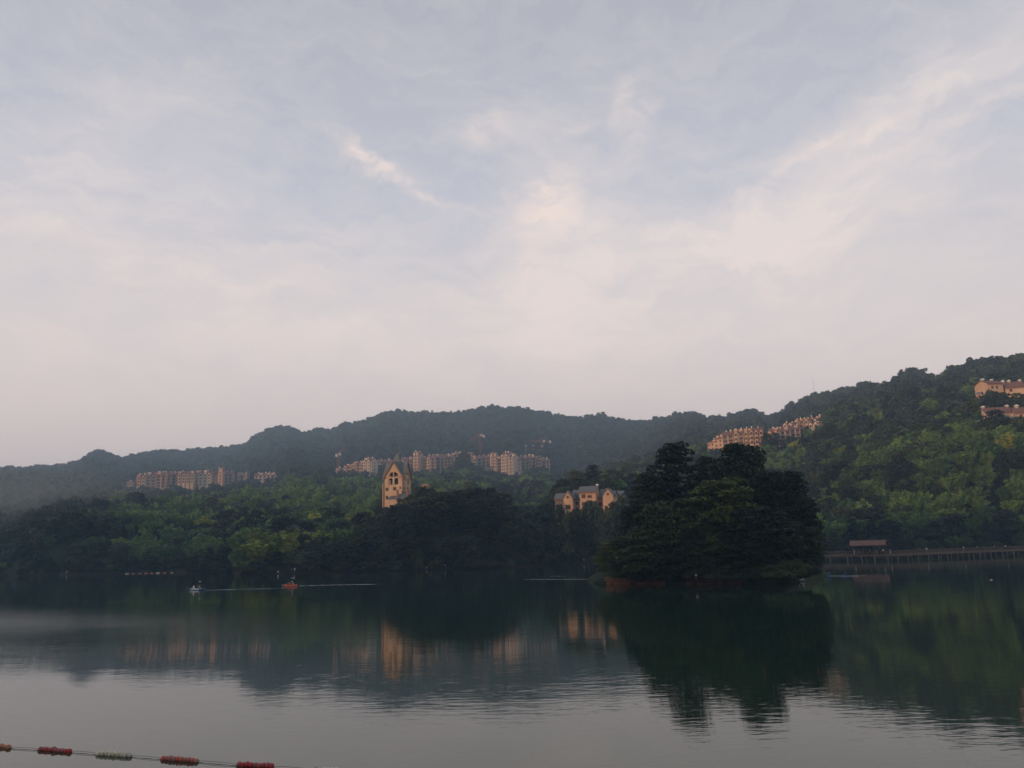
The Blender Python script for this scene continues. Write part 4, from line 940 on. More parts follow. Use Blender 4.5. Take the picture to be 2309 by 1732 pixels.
# kind: bamboo probability by place
nz = vnoise(x, y, 34, 5); nz2 = vnoise(x, y, 12, 9)
line = np.interp(pxt, [1780, 1850, 1950, 2020, 2100, 2200, 2309], [1110, 1080, 1010, 985, 960, 935, 915])
pb_ = np.zeros(len(x))
pb_ = np.where((pxt > 1780) & (pyt > line), .80+.25*nz, pb_)
pb_ = np.where((pxt > 1780) & (pyt > line) & (pyt > 1190), .12, pb_)
pb_ = np.where((pxt > 550) & (pxt < 860) & (D > 330) & (D < 720), .70+.5*nz, pb_)
pb_ = np.where((pxt > 250) & (pxt <= 550) & (D < 700), .45+.6*nz, pb_)
pb_ = np.where((pxt > 60) & (pxt <= 250) & (D < 480), .35+.5*nz, pb_)
pb_ = np.where((pxt > 540) & (pxt < 800) & (D <= 330), .62+.3*nz, pb_)
pb_ = np.where((pxt > 900) & (pxt < 1250) & (D > 400) & (D < 760), .45+.6*nz, pb_)
pb_ = np.where((pxt > 1250) & (pxt < 1500) & (D > 340) & (D < 700), .35+.5*nz, pb_)
pb_ = np.where((pxt > 1500) & (pxt <= 1780) & (D > 400) & (D < 640), .5+.5*nz, pb_)
pb_ = np.where((pxt > 1780) & (pyt <= line) & (D < 640), .25+.5*nz, pb_)
pb_ = np.where((pxt > 250) & (pxt < 1250) & (D > 380) & (D < 720), pb_+.18, pb_)
pb_ = np.where((D < Ds+10) & ~((pxt > 540) & (pxt < 600)), .04, pb_); bam = rs.uniform(0, 1, len(x)) < pb_
# keep the buildings clear
keep = np.ones(len(x), bool)
for (x0, x1, y0, y1, Db) in RECTS:
    rpx = 4.0/D*FPX*.7
    ins = (pxt > x0-rpx) & (pxt < x1+rpx)
    keep &= ~(ins & (np.abs(D-Db-4) < 9))
    fr = ins & (D < Db-4) & (pyt < y1-2)
    newz = CAMZ+(1232-.027*(pxt-1154)-(y1-2+rs.uniform(-5, 3, len(x))))/FPX*D     # lower the top to the base line
    H = np.where(fr, np.minimum(H, newz-z), H)
keep &= H > 2.2
x, y, z, D, a, Ds, H, bam, pxt, nz, nz2 = (q[keep] for q in (x, y, z, D, a, Ds, H, bam, pxt, nz, nz2))
_, pyt = proj(x, y, z+H); Rt = H*.36*rs.uniform(.9, 1.2, len(x)); Rt = np.where(D > 460, np.maximum(Rt, 3.8), np.maximum(Rt, 2.6))
order = np.argsort(D)
x, y, z, D, a, Ds, H, bam, pxt, pyt, Rt, nz, nz2 = (q[order] for q in (x, y, z, D, a, Ds, H, bam, pxt, pyt, Rt, nz, nz2))
# visible trees: nearest first against a running skyline (the island hides the rest)
bins = np.full(700, 1400.0); vis = np.zeros(len(x), bool)
for px_, (a0, a1) in {0: (1400, 1830)}.items(): pass
for i in range(len(x)):
    b0 = int((pxt[i]+200)/4); r_ = max(1, int(Rt[i]/D[i]*FPX/4))
    if b0 < 51 or b0 > 626: continue
    seg = bins[max(0, b0-r_):b0+r_+1]
    hid = 1395 < pxt[i] < 1835 and pyt[i] > np.interp(pxt[i], [1395, 1440, 1475, 1560, 1640, 1700, 1790, 1835], [1230, 1110, 1020, 1010, 1005, 1040, 1070, 1150])
    if pyt[i] < np.median(seg)-3 and not hid: vis[i] = True
    c = bins[max(0, b0-r_//2):b0+r_//2+1]; np.minimum(c, pyt[i]+2, out=c)
size = H/D*vis
selB = [i for i in np.argsort(-size*bam) if vis[i] and bam[i]][:285]
selT = [i for i in np.argsort(-size*(~bam)) if vis[i] and not bam[i]][:262]
sel = set(selB) | set(selT)
REG = [(-300, 130, 'at the far left of the lake'), (130, 290, 'behind the lone shore angler'), (290, 420, 'behind the far float line'), (420, 538, 'left of the bamboo point'),
       (538, 690, 'behind the orange boat'), (690, 830, 'left of the gabled tower'), (830, 935, 'below the gabled tower'), (935, 1030, 'right of the gabled tower'),
       (1030, 1130, 'below the tall crane'), (1130, 1250, 'left of the cream villas'), (1250, 1330, 'around the left villas'), (1330, 1410, 'around the right villas'), (1410, 1830, 'beyond the island'),
       (1830, 1915, 'left of the pavilion'), (1915, 2010, 'above the pavilion'), (2010, 2110, 'right of the pavilion'), (2110, 2215, 'below the lower hillside house'), (2215, 2700, 'at the right photo edge')]
ORD = 'first second third fourth fifth sixth seventh eighth ninth tenth eleventh twelfth thirteenth fourteenth fifteenth sixteenth seventeenth eighteenth nineteenth twentieth'.split()+['twenty-first', 'twenty-second', 'twenty-third', 'twenty-fourth', 'twenty-fifth', 'twenty-sixth', 'twenty-seventh', 'twenty-eighth', 'twenty-ninth', 'thirtieth']
grp = {}
for i in sel:
    rg = next(t_ for p_, q, t_ in REG if p_ <= pxt[i] < q)
    dd = D[i]-Ds[i]; row = 'waterside' if dd < 12 else 'lower slope' if dd < 32 else 'middle slope' if dd < 62 else 'upper slope' if dd < 110 else 'high slope'
    grp.setdefault((rg, row, bool(bam[i])), []).append(i)
for (rg, row, bm_), ids in grp.items():
    ids.sort(key=lambda i: pxt[i])
    for k, i in enumerate(ids):
        H_, R_ = float(H[i]), float(Rt[i]); rz = float(rs.uniform(0, 6.28)); v = int(rs.randint(0, 20))
        od = ORD[min(k, 29)]+' from left'
        if len(ids) == 1: od = 'the only one there'
        if bm_:
            yel = (540 < pxt[i] < 780 and D[i] < 330 and nz2[i] > -.25) or nz2[i] > .72
            key = 'mid_bamy' if yel else 'mid_bam'; lab = ('yellow-green' if yel else 'green')+' bamboo clump, '+row+' '+rg+', '+od
            plant(key, v, x[i], y[i], z[i]-.2, H_, min(R_*1.05, 5), rz, 'bamboo_clump', lab, 'bamboo', 'bamboo clumps '+rg)
        else:
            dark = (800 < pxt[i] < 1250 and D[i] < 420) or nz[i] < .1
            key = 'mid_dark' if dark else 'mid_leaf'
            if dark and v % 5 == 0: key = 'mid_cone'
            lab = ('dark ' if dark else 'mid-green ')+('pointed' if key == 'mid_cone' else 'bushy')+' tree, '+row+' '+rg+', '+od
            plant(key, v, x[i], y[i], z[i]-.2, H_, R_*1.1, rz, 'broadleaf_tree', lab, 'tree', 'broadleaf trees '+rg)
# explicit trees
XT = [(1108, 1098, 318, 34, 'mid_cone', 'tall dark tiered tree left of the cove, highest on the promontory'), (1058, 1098, 312, 34, 'mid_dark', 'tall dark tree left of the tiered one on the promontory'),
      (1016, 1108, 305, 30, 'mid_dark', 'tall dark tree right of the peeking pale rooftop'), (1140, 1112, 322, 26, 'mid_dark', 'dark tree on the right shoulder of the promontory'),
      (1336, 1046, 385, 34, 'mid_cone', 'dark pointed tree rising behind the tallest villa'), (1300, 1060, 378, 30, 'mid_dark', 'dark tree behind the left villa roofs'), (1268, 1078, 368, 26, 'mid_dark', 'dark round tree behind the left villa gable'),
      (1366, 1062, 380, 28, 'mid_leaf', 'green tree behind the right villa'), (1748, 975, 560, 16, 'mid_dark', 'lone dark tree standing before the right ridge gap'),
      (1726, 974, 566, 13, 'mid_dark', 'dark tree filling the gap in the right ridge row'), (944, 1097, 328, 22, 'mid_dark', 'dark tree just left of the peeking pale rooftop'), (970, 1096, 328, 22, 'mid_dark', 'dark tree just right of the peeking pale rooftop'), (957, 1099, 324, 22, 'mid_dark', 'dark tree in front of the peeking pale rooftop'),
      (905, 1124, 322, 24, 'mid_dark', 'dark tree covering the foot of the tower annex'), (928, 1112, 326, 20, 'mid_dark', 'dark tree at the right side of the tower annex'), (884, 1138, 318, 20, 'mid_dark', 'dark tree in front of the tower foot'),
      (2240, 881, 488, 20, 'mid_dark', 'dark tree before the sunlit orange hillside house'), (2262, 886, 482, 20, 'mid_dark', 'dark tree before the right end of the orange house'), (2292, 886, 486, 22, 'mid_dark', 'dark tree before the twin turret house'), (2215, 890, 478, 20, 'mid_dark', 'dark tree left below the orange hillside house'),
      (2190, 900, 470, 22, 'mid_dark', 'dark tree left of the two hillside houses'), (2262, 938, 432, 24, 'mid_dark', 'dark tree before the right half of the dusky roof'), (2300, 940, 432, 24, 'mid_dark', 'dark tree before the partly hidden hillside house'), (2218, 946, 430, 20, 'mid_dark', 'dark tree before the left end of the dusky roof'),
      (1322, 1120, 312, 24, 'mid_leaf', 'green tree covering the foot of the tallest villa'), (1296, 1146, 308, 20, 'mid_dark', 'dark tree between the left and tallest villas'), (1345, 1126, 312, 20, 'mid_leaf', 'green tree before the linking house on the right'), (1262, 1141, 308, 18, 'mid_dark', 'dark tree before the left end of the left villa'), (1276, 1146, 308, 18, 'mid_leaf', 'green tree before the left villa'),
      (1385, 1128, 316, 24, 'mid_dark', 'dark tree covering the right villa foot'), (1366, 1137, 314, 18, 'mid_leaf', 'green tree right before the steep gabled right villa'), (1402, 1112, 320, 20, 'mid_dark', 'dark tree beside the half hidden grey roof'), (1990, 893, 600, 30, 'mid_dark', 'big dark tree on the crest of the right hill'),
      (1770, 924, 1010, 7, 'mid_dark', 'lone round tree standing out on the skyline saddle'), (1048, 1018, 780, 17, 'mid_dark', 'dark tree filling the wooded gap in the middle ridge'), (1036, 1034, 772, 15, 'mid_leaf', 'lower tree in the wooded gap of the middle ridge'),
      (1058, 1040, 770, 15, 'mid_leaf', 'right tree in the wooded gap of the middle ridge'), (2240, 924, 440, 24, 'mid_dark', 'big dark tree in front of the long dusky red roof'), (2230, 876, 495, 16, 'mid_leaf', 'tree below the sunlit orange hillside house')]
for i, (px, py, Dd, rp, key, lab) in enumerate(XT):
    if key is None: continue
    t_ = P(px, py, Dd); g = float(ground([t_.x], [t_.y])[0]); h_ = max(6, t_.z-g+1)
    plant(key, i, t_.x, t_.y, t_.z-h_, h_, rp/FPX*Dd, i*1.1, 'broadleaf_tree', lab, 'tree', 'trees that stand out by the buildings')
# everything else: two stuff objects of instanced trees
def scatter(name, mask_variant, P_, H_, R_, RZ_, keys):
    protoL = []
    for k in keys:
        for (cm, tm, h0, r0) in PR[k]:
            o = bpy.data.objects.new('tree_proto', cm); protoL.append((o, h0, r0))
    me = bpy.data.meshes.new(name); me.from_pydata([tuple(p_) for p_ in P_], [], [])
    var = mask_variant % len(protoL)
    at = me.attributes.new('variant', 'INT', 'POINT'); at.data.foreach_set('value', var.astype(np.int32))
    h0 = np.array([p_[1] for p_ in protoL])[var]; r0 = np.array([p_[2] for p_ in protoL])[var]
    S = np.stack([R_/r0, R_/r0, H_/h0], 1).astype(np.float32); at = me.attributes.new('scl', 'FLOAT_VECTOR', 'POINT'); at.data.foreach_set('vector', S.ravel())
    Q = np.stack([RZ_*0, RZ_*0, RZ_], 1).astype(np.float32); at = me.attributes.new('rot', 'FLOAT_VECTOR', 'POINT'); at.data.foreach_set('vector', Q.ravel())
    ob = put(name, me); ng = bpy.data.node_groups.new(name, 'GeometryNodeTree')
    ng.interface.new_socket('Geometry', in_out='INPUT', socket_type='NodeSocketGeometry'); ng.interface.new_socket('Geometry', in_out='OUTPUT', socket_type='NodeSocketGeometry')
    n = ng.nodes; l = ng.links; gi = n.new('NodeGroupInput'); go = n.new('NodeGroupOutput'); jn = n.new('GeometryNodeJoinGeometry')
    def attr(nm, ty): q = n.new('GeometryNodeInputNamedAttribute'); q.data_type = ty; q.inputs['Name'].default_value = nm; return q.outputs['Attribute']
    va, sa, ra = attr('variant', 'INT'), attr('scl', 'FLOAT_VECTOR'), attr('rot', 'FLOAT_VECTOR')
    for k, (o, _, _) in enumerate(protoL):
        oi = n.new('GeometryNodeObjectInfo'); oi.inputs['Object'].default_value = o; oi.inputs['As Instance'].default_value = True
        cp = n.new('FunctionNodeCompare'); cp.data_type = 'INT'; cp.operation = 'EQUAL'; l.new(va, cp.inputs[2]); cp.inputs[3].default_value = k
        ip = n.new('GeometryNodeInstanceOnPoints'); l.new(gi.outputs[0], ip.inputs['Points']); l.new(oi.outputs['Geometry'], ip.inputs['Instance']); l.new(cp.outputs[0], ip.inputs['Selection'])
        l.new(ra, ip.inputs['Rotation']); l.new(sa, ip.inputs['Scale']); l.new(ip.outputs[0], jn.inputs[0])
    l.new(jn.outputs[0], go.inputs[0]); md = ob.modifiers.new('scatter', 'NODES'); md.node_group = ng
    return ob
rest = np.array([i for i in range(len(x)) if i not in sel])
rz_ = rs.uniform(0, 6.28, len(x)); vv = rs.randint(0, 1000, len(x)); PP = np.stack([x, y, z-.3], 1)
near = rest[(D[rest] < 460) & ~bam[rest]]; far = rest[(D[rest] >= 460) & ~bam[rest]]; bb = rest[bam[rest]]
# trees on the unseen shade-casting hill behind the camera too
hx, hy = [], []
for _ in range(2600):
    s_ = rs.uniform(-460, -200); l_ = rs.uniform(-620, 240); hx.append(s_*-SUN_DIR.x+l_*-SUN_DIR.y); hy.append(s_*-SUN_DIR.y+l_*SUN_DIR.x)
hx = np.array(hx); hy = np.array(hy); mk = (np.abs(np.arctan2(hx, hy)) > R(60)); hx, hy = hx[mk], hy[mk]; hz = ground(hx, hy); mk = hz > 4; hx, hy, hz = hx[mk], hy[mk], hz[mk]
Fp = np.vstack([PP[far], np.stack([hx, hy, hz-.3], 1)]); Fh = np.concatenate([H[far], rs.uniform(5, 8, len(hx))]); Fr = np.concatenate([Rt[far], np.full(len(hx), 4.5)])
tag(scatter('far_forest', np.concatenate([vv[far], rs.randint(0, 99, len(hx))]), Fp, Fh, Fr*1.15, np.concatenate([rz_[far], rs.uniform(0, 6, len(hx))]), ['far_leaf', 'far_cone', 'far_pale']), 'dark wooded mountain slopes of countless distant trees', 'forest', kind='stuff')
tag(scatter('near_forest', vv[near], PP[near], H[near], Rt[near]*1.1, rz_[near], ['mid_leaf', 'mid_dark']), 'dense dark woodland filling the space behind the shore trees', 'forest', kind='stuff')
tag(scatter('bamboo_grove', vv[bb], PP[bb], H[bb], Rt[bb], rz_[bb], ['far_bam']), 'pale green bamboo covering the slopes below the ridges', 'bamboo', kind='stuff')
bx_, by_, bz_ = [], [], []
for a_ in np.arange(R(-35.5), R(35.5), .0062):
    for q_ in range(2):
        aa = a_+rs.uniform(-.003, .003); dd_ = float(np.interp(aa, _sz, _sd))+(.3, 4.0)[q_]+rs.uniform(-.9, 2.0); bx_.append(dd_*math.sin(aa)); by_.append(dd_*math.cos(aa))
bx_ = np.array(bx_); by_ = np.array(by_); bpx = proj(bx_, by_, bx_*0)[0]; kk = np.ones(len(bx_), bool)
for q_ in (150, 627, 657, 664, 962, 1005, 1317, 1329): kk &= np.abs(bpx-q_) > 13
kk &= rs.uniform(0, 1, len(bx_)) < np.where((bpx > 1850), .45, .85)
bx_, by_ = bx_[kk], by_[kk]; bz_ = np.maximum(ground(bx_, by_), 0)-.15; nb_ = len(bx_)
tag(scatter('shore_undergrowth', rs.randint(0, 99, nb_), np.stack([bx_, by_, bz_], 1), rs.uniform(1.6, 4.6, nb_), rs.uniform(1.5, 2.8, nb_), rs.uniform(0, 6, nb_), ['bush_dark']), 'low dark undergrowth along the far lake shore', 'undergrowth', kind='stuff')
print('TREES', len(x), 'visible', int(vis.sum()), 'vis bam', int((vis & bam).sum()), 'sel', len(selB), len(selT), 'max row', max(len(v) for v in grp.values()))
# ---------------------------------------------------------------- people
def skin_mesh(name, verts, edges, radii, mat, lev=1):
    me = bpy.data.meshes.new(name); me.from_pydata(verts, edges, []); o = bpy.data.objects.new(name, me); C.objects.link(o)
    md = o.modifiers.new('s', 'SKIN'); md.use_smooth_shade = True
    for v, r_ in zip(me.skin_vertices[0].data, radii): v.radius = (r_, r_) if not hasattr(r_, '__len__') else r_
    me.skin_vertices[0].data[0].use_root = True
    sb = o.modifiers.new('d', 'SUBSURF'); sb.levels = lev; sb.render_levels = lev
    dg = bpy.context.evaluated_depsgraph_get(); out = bpy.data.meshes.new_from_object(o.evaluated_get(dg)); out.name = name
    bpy.data.objects.remove(o); out.materials.clear(); out.materials.append(mat); return out
POSES = {}
def pose_def(pose):
    # joints for a 1.70 m adult facing -Y; returns dict of joints
    J = dict(pel=(0, 0, .92), waist=(0, 0, 1.08), chest=(0, .01, 1.30), neck=(0, 0, 1.46), hd0=(0, -.01, 1.53), hd1=(0, -.02, 1.62), hd2=(0, -.01, 1.69))
    for s, n in ((-1, 'l'), (1, 'r')):
        J.update({n+'sh': (s*.17, .01, 1.40), n+'el': (s*.22, .03, 1.13), n+'wr': (s*.23, -.05, .88), n+'ha': (s*.23, -.07, .80),
                  n+'hip': (s*.09, 0, .90), n+'kn': (s*.10, -.02, .50), n+'an': (s*.10, .02, .08), n+'to': (s*.11, -.14, .03)})
    if pose == 'walk':
        J['lkn'] = (-.09, -.12, .52); J['lan'] = (-.09, -.16, .09); J['lto'] = (-.09, -.31, .05); J['rkn'] = (.09, .04, .50); J['ran'] = (.09, .24, .14); J['rto'] = (.09, .14, .03)
        J['lwr'] = (-.24, .14, .92); J['lha'] = (-.24, .15, .84); J['rel'] = (.21, -.05, 1.14); J['rwr'] = (.20, -.22, .96); J['rha'] = (.19, -.28, .91)
    if pose == 'rail':
        for s, n in ((-1, 'l'), (1, 'r')): J[n+'el'] = (s*.23, -.08, 1.14); J[n+'wr'] = (s*.18, -.32, 1.12); J[n+'ha'] = (s*.15, -.39, 1.11)
        J['hd1'] = (0, -.05, 1.61); J['chest'] = (0, -.04, 1.29)
    if pose == 'fish':
        J['rel'] = (.22, -.10, 1.15); J['rwr'] = (.12, -.33, 1.13); J['rha'] = (.09, -.40, 1.13); J['lel'] = (-.22, -.08, 1.14); J['lwr'] = (-.06, -.30, 1.08); J['lha'] = (-.01, -.37, 1.09)
    if pose in ('sit', 'paddle'):
        dz = -.92+.14
        for k in list(J): J[k] = (J[k][0], J[k][1], J[k][2]+dz)
        for s, n in ((-1, 'l'), (1, 'r')): J[n+'hip'] = (s*.09, 0, .13); J[n+'kn'] = (s*.14, -.42, .30); J[n+'an'] = (s*.10, -.80, .08); J[n+'to'] = (s*.10, -.88, .17)
        if pose == 'sit':
            for s, n in ((-1, 'l'), (1, 'r')): J[n+'el'] = (s*.21, -.04, .38); J[n+'wr'] = (s*.16, -.26, .30); J[n+'ha'] = (s*.14, -.34, .31)
        else:
            J['lel'] = (-.28, -.16, .44); J['lwr'] = (-.30, -.38, .42); J['lha'] = (-.30, -.45, .42); J['rel'] = (.26, -.16, .50); J['rwr'] = (.24, -.38, .58); J['rha'] = (.24, -.44, .60)
    return J
RAD = dict(pel=(.13, .10), waist=(.125, .095), chest=(.15, .10), neck=.055, hd0=.062, hd1=.088, hd2=.07, sh=.062, el=.042, wr=.028, ha=(.035, .02), hip=.085, kn=.056, an=.038, to=.032)
def person_parts(pose):
    if pose in POSES: return POSES[pose]
    J = pose_def(pose); names = list(J); ix = {k: i for i, k in enumerate(names)}
    E = [('pel', 'waist'), ('waist', 'chest'), ('chest', 'neck'), ('neck', 'hd0'), ('hd0', 'hd1'), ('hd1', 'hd2')]
    for n in 'lr': E += [('chest', n+'sh'), (n+'sh', n+'el'), (n+'el', n+'wr'), (n+'wr', n+'ha'), ('pel', n+'hip'), (n+'hip', n+'kn'), (n+'kn', n+'an'), (n+'an', n+'to')]
    def rad(k): return RAD.get(k) or RAD[k[1:]]
    V = [J[k] for k in names]; RR = [rad(k) for k in names]; EE = [(ix[a_], ix[b_]) for a_, b_ in E]
    # five curled fingers per hand
    for n in 'lr':
        h = Vector(J[n+'ha']); w = Vector(J[n+'wr']); d = (h-w).normalized(); sd_ = d.cross(Vector((0, 0, 1)) if abs(d.z) < .8 else Vector((0, 1, 0))).normalized()
        cu = Vector((0, -1, 0)) if abs(d.z) > .8 else Vector((0, 0, -1))
        for q, (off, ln) in enumerate(((-.030, .055), (-.011, .068), (.009, .064), (.028, .05), (-.045, .045))):
            p1 = h+sd_*off+d*.02; p2 = p1+d*ln*.6+cu*.006; p3 = p2+d*ln*.25+cu*ln*.4
            if q == 4: p1 = w.lerp(h, .6)+sd_*-.03; p2 = p1+(d*.5-sd_*.8).normalized()*.035; p3 = p2+d*.03
            b0 = len(V); V += [tuple(p1), tuple(p2), tuple(p3)]; RR += [.010, .009, .0075]; EE += [(ix[n+'ha'], b0), (b0, b0+1), (b0+1, b0+2)]
    body = skin_mesh('body', V, EE, RR, M['skin'])
    # face: nose, eyes, ears as shaped bumps joined into the body mesh would vanish at this size; keep them in the head mesh
    f = MB(); c = Vector(J['hd1'])
    f.ball((c.x, c.y-.088, c.z-.005), (.014, .022, .02), 6, 4)
    for s in (-1, 1): f.ball((c.x+s*.088, c.y+.005, c.z-.005), (.014, .025, .034), 6, 4)
    f.ball((c.x, c.y-.078, c.z-.048), (.026, .012, .008), 6, 4)
    bm = bmesh.new(); bm.from_mesh(body); t2 = f.mesh('f', M['skin']); bm.from_mesh(t2); bm.to_mesh(body); bm.free()
    ks = ['pel', 'waist', 'chest', 'neck']+[n+k for n in 'lr' for k in ('sh', 'el')]
    E2 = [('pel', 'waist'), ('waist', 'chest'), ('chest', 'neck')]+[p_ for n in 'lr' for p_ in (('chest', n+'sh'), (n+'sh', n+'el'))]
    def sub(ks, E2, grow, nm):
        i2 = {k: i for i, k in enumerate(ks)}; rr_ = []
        for k in ks:
            r_ = rad(k); rr_.append(tuple(q+grow for q in r_) if hasattr(r_, '__len__') else r_+grow)
        return skin_mesh(nm, [J[k] for k in ks], [(i2[a_], i2[b_]) for a_, b_ in E2], rr_, M['c_white'])
    J2 = dict(J)
    shirt = sub(ks, E2, .022, 'shirt')
    kt = ['pel']+[n+k for n in 'lr' for k in ('hip', 'kn', 'an')]
    trous = sub(kt, [p_ for n in 'lr' for p_ in (('pel', n+'hip'), (n+'hip', n+'kn'), (n+'kn', n+'an'))], .018, 'trousers')
    hm = MB().ball((c.x, c.y+.018, c.z+.03), (.097, .103, .088), 10, 7).mesh('hair', M['hair'], True)
    em = MB()
    for s in (-1, 1): em.ball((c.x+s*.032, c.y-.083, c.z+.012), (.014, .008, .008), 6, 4)
    eyes = em.mesh('eyes', M['hair'])
    POSES[pose] = (body, shirt, trous, hm, eyes, J); return POSES[pose]
def person(loc, rz, pose, shirt, trou, label, group=None, s=1.0):
    b_, sh, tr, hm, ey, J = person_parts(pose)
    root = put('person', b_, None, loc, rz); root.scale = (s, s, s); tag(root, label, 'person', group)
    for nm, me, mt in (('shirt', sh, shirt), ('trousers', tr, trou), ('hair', hm, 'hair'), ('eyes', ey, 'hair')):
        o = put(nm, me, root); o.material_slots[0].link = 'OBJECT'; o.material_slots[0].material = M[mt]
    return root

# ---------------------------------------------------------------- boardwalk
BW = [(1790, 1268), (1846, 1264.5), (1872, 1264), (1911, 1264), (1943, 1264), (1973, 1264), (2003, 1263.5), (2026, 1263), (2049, 1262), (2072, 1261), (2095, 1260), (2117, 1259), (2138, 1258), (2160, 1257), (2186, 1256), (2211, 1255), (2236, 1254), (2262, 1253), (2287, 1252), (2312, 1251), (2338, 1250)]
bp_ = [W(*q) for q in BW]; DZ = 1.75
bwk = empty('boardwalk', tuple(bp_[0]), 0, 'long wooden boardwalk on posts along the right shore', 'boardwalk'); o0 = bp_[0]
def seg_frame(i):
    a_, b_ = bp_[i]-o0, bp_[i+1]-o0; d = (b_-a_).normalized(); n_ = Vector((d.y, -d.x, 0)); 
    if n_.y > 0: n_ = -n_
    return a_, b_, d, n_          # n_ towards the camera
for i in range(len(bp_)-1):
    a_, b_, d, n_ = seg_frame(i); L_ = (b_-a_).length; mb = MB(); nw = 2.6
    mb.hexa([tuple(a_+Vector((0, 0, DZ-.16))), tuple(b_+Vector((0, 0, DZ-.16))), tuple(b_-n_*nw+Vector((0, 0, DZ-.16))), tuple(a_-n_*nw+Vector((0, 0, DZ-.16))),
             tuple(a_+Vector((0, 0, DZ))), tuple(b_+Vector((0, 0, DZ))), tuple(b_-n_*nw+Vector((0, 0, DZ))), tuple(a_-n_*nw+Vector((0, 0, DZ)))])
    for off in (-.05, -nw+.1):
        p1, p2 = a_+n_*off+Vector((0, 0, DZ-.5)), b_+n_*off+Vector((0, 0, DZ-.5)); n3 = n_*.09
        mb.hexa([tuple(p1-n3), tuple(p2-n3), tuple(p2+n3), tuple(p1+n3)]+[tuple(q+Vector((0, 0, .33))) for q in (p1-n3, p2-n3, p2+n3, p1+n3)])
    mb.build('deck', M['wood'], bwk)
    for off in (-.12, -nw+.15):
        p_ = a_+n_*off
        MB().tube([tuple(p_+Vector((0, 0, -2.2))), tuple(p_+Vector((0, 0, DZ-.52)))], [.19, .17], 8).build('post', M['post'], bwk)
    for off in (-.08, -nw+.08):
        if off == -.08 and 3 <= i <= 5: continue          # open side of the pavilion
        if off < -1 and 3 <= i <= 5: pass
        r_ = MB(); a2, b2 = a_+n_*off, b_+n_*off; k = max(2, int(L_/.24))
        r_.tube([tuple(a2+Vector((0, 0, DZ+1.02))), tuple(b2+Vector((0, 0, DZ+1.02)))], .055, 4).tube([tuple(a2+Vector((0, 0, DZ+.2))), tuple(b2+Vector((0, 0, DZ+.2)))], .04, 4)
        for j in range(k): q = a2.lerp(b2, (j+.5)/k); r_.tube([tuple(q+Vector((0, 0, DZ+.02))), tuple(q+Vector((0, 0, DZ+1.0)))], .028, 4, False)
        r_.tube([tuple(a2+Vector((0, 0, DZ+.01))), tuple(a2+Vector((0, 0, DZ+1.15)))], .07, 4)
        r_.build('railing', M['wood_rail'], bwk)
# pavilion over bays 3-5
pc = (W(1961, 1264)+W(1961, 1264))/2; A_, B_ = W(1925, 1264.2), W(2001, 1263.6); d = (B_-A_).normalized(); ang = math.atan2(d.y, d.x)
pav = empty('pavilion', (pc.x, pc.y, DZ), ang, 'open pavilion with dark red pitched roof on the boardwalk', 'pavilion'); hwp = (B_-A_).length/2
for xx in (-hwp+.4, -hwp*.33, hwp*.33, hwp-.4):
    for yy_ in (.15, 2.5): MB().tube([(xx, yy_, 0), (xx, yy_, 2.75)], .10, 6).build('column', M['wood_rail'], pav)
MB().box(-hwp, hwp, .05, .25, 2.7, 2.95).box(-hwp, hwp, 2.4, 2.6, 2.7, 2.95).build('beam', M['wood'], pav)
rf = MB(); hr_ = 1.5
for s in (-1, 1):
    y0 = 1.3+s*2.4; z0 = 2.75
    e1 = [(-hwp-.7, y0, z0), (hwp+.7, y0, z0), (hwp+.2-.9+.5, 1.3, z0+hr_), (-hwp-.2+.9-.5-.6, 1.3, z0+hr_)]
    e1 = [(-hwp-.2, y0, z0), (hwp+.6, y0, z0), (hwp-.1, 1.3, z0+hr_), (-hwp-.9, 1.3, z0+hr_)]
    if s > 0: e1 = [e1[1], e1[0], e1[3], e1[2]]
    rf.hexa([tuple(q) for q in e1]+[(q[0], q[1], q[2]+.14) for q in e1])
rf.build('roof', M['tile_red'], pav)
MB().box(-hwp+.5, hwp-.5, 2.0, 2.35, .42, .5).box(-hwp+.5, hwp-.5, 2.3, 2.36, .5, .95).box(-hwp+.6, -hwp+.75, 2.0, 2.3, 0, .42).box(hwp-.75, hwp-.6, 2.0, 2.3, 0, .42).box(-.08, .08, 2.0, 2.3, 0, .42).build('bench', M['wood'], pav)
def on_deck(px, back=1.1):
    # nearest boardwalk point at photo column px
    for i in range(len(BW)-1):
        if BW[i][0] <= px < BW[i+1][0]:
            f = (px-BW[i][0])/(BW[i+1][0]-BW[i][0]); p_ = bp_[i].lerp(bp_[i+1], f); dr = (bp_[i+1]-bp_[i]).normalized(); n_ = Vector((-dr.y, dr.x, 0)); n_ = n_ if n_.y > 0 else -n_
            return p_+n_*back+Vector((0, 0, DZ)), math.atan2(dr.y, dr.x)
GP = 'people on the boardwalk'
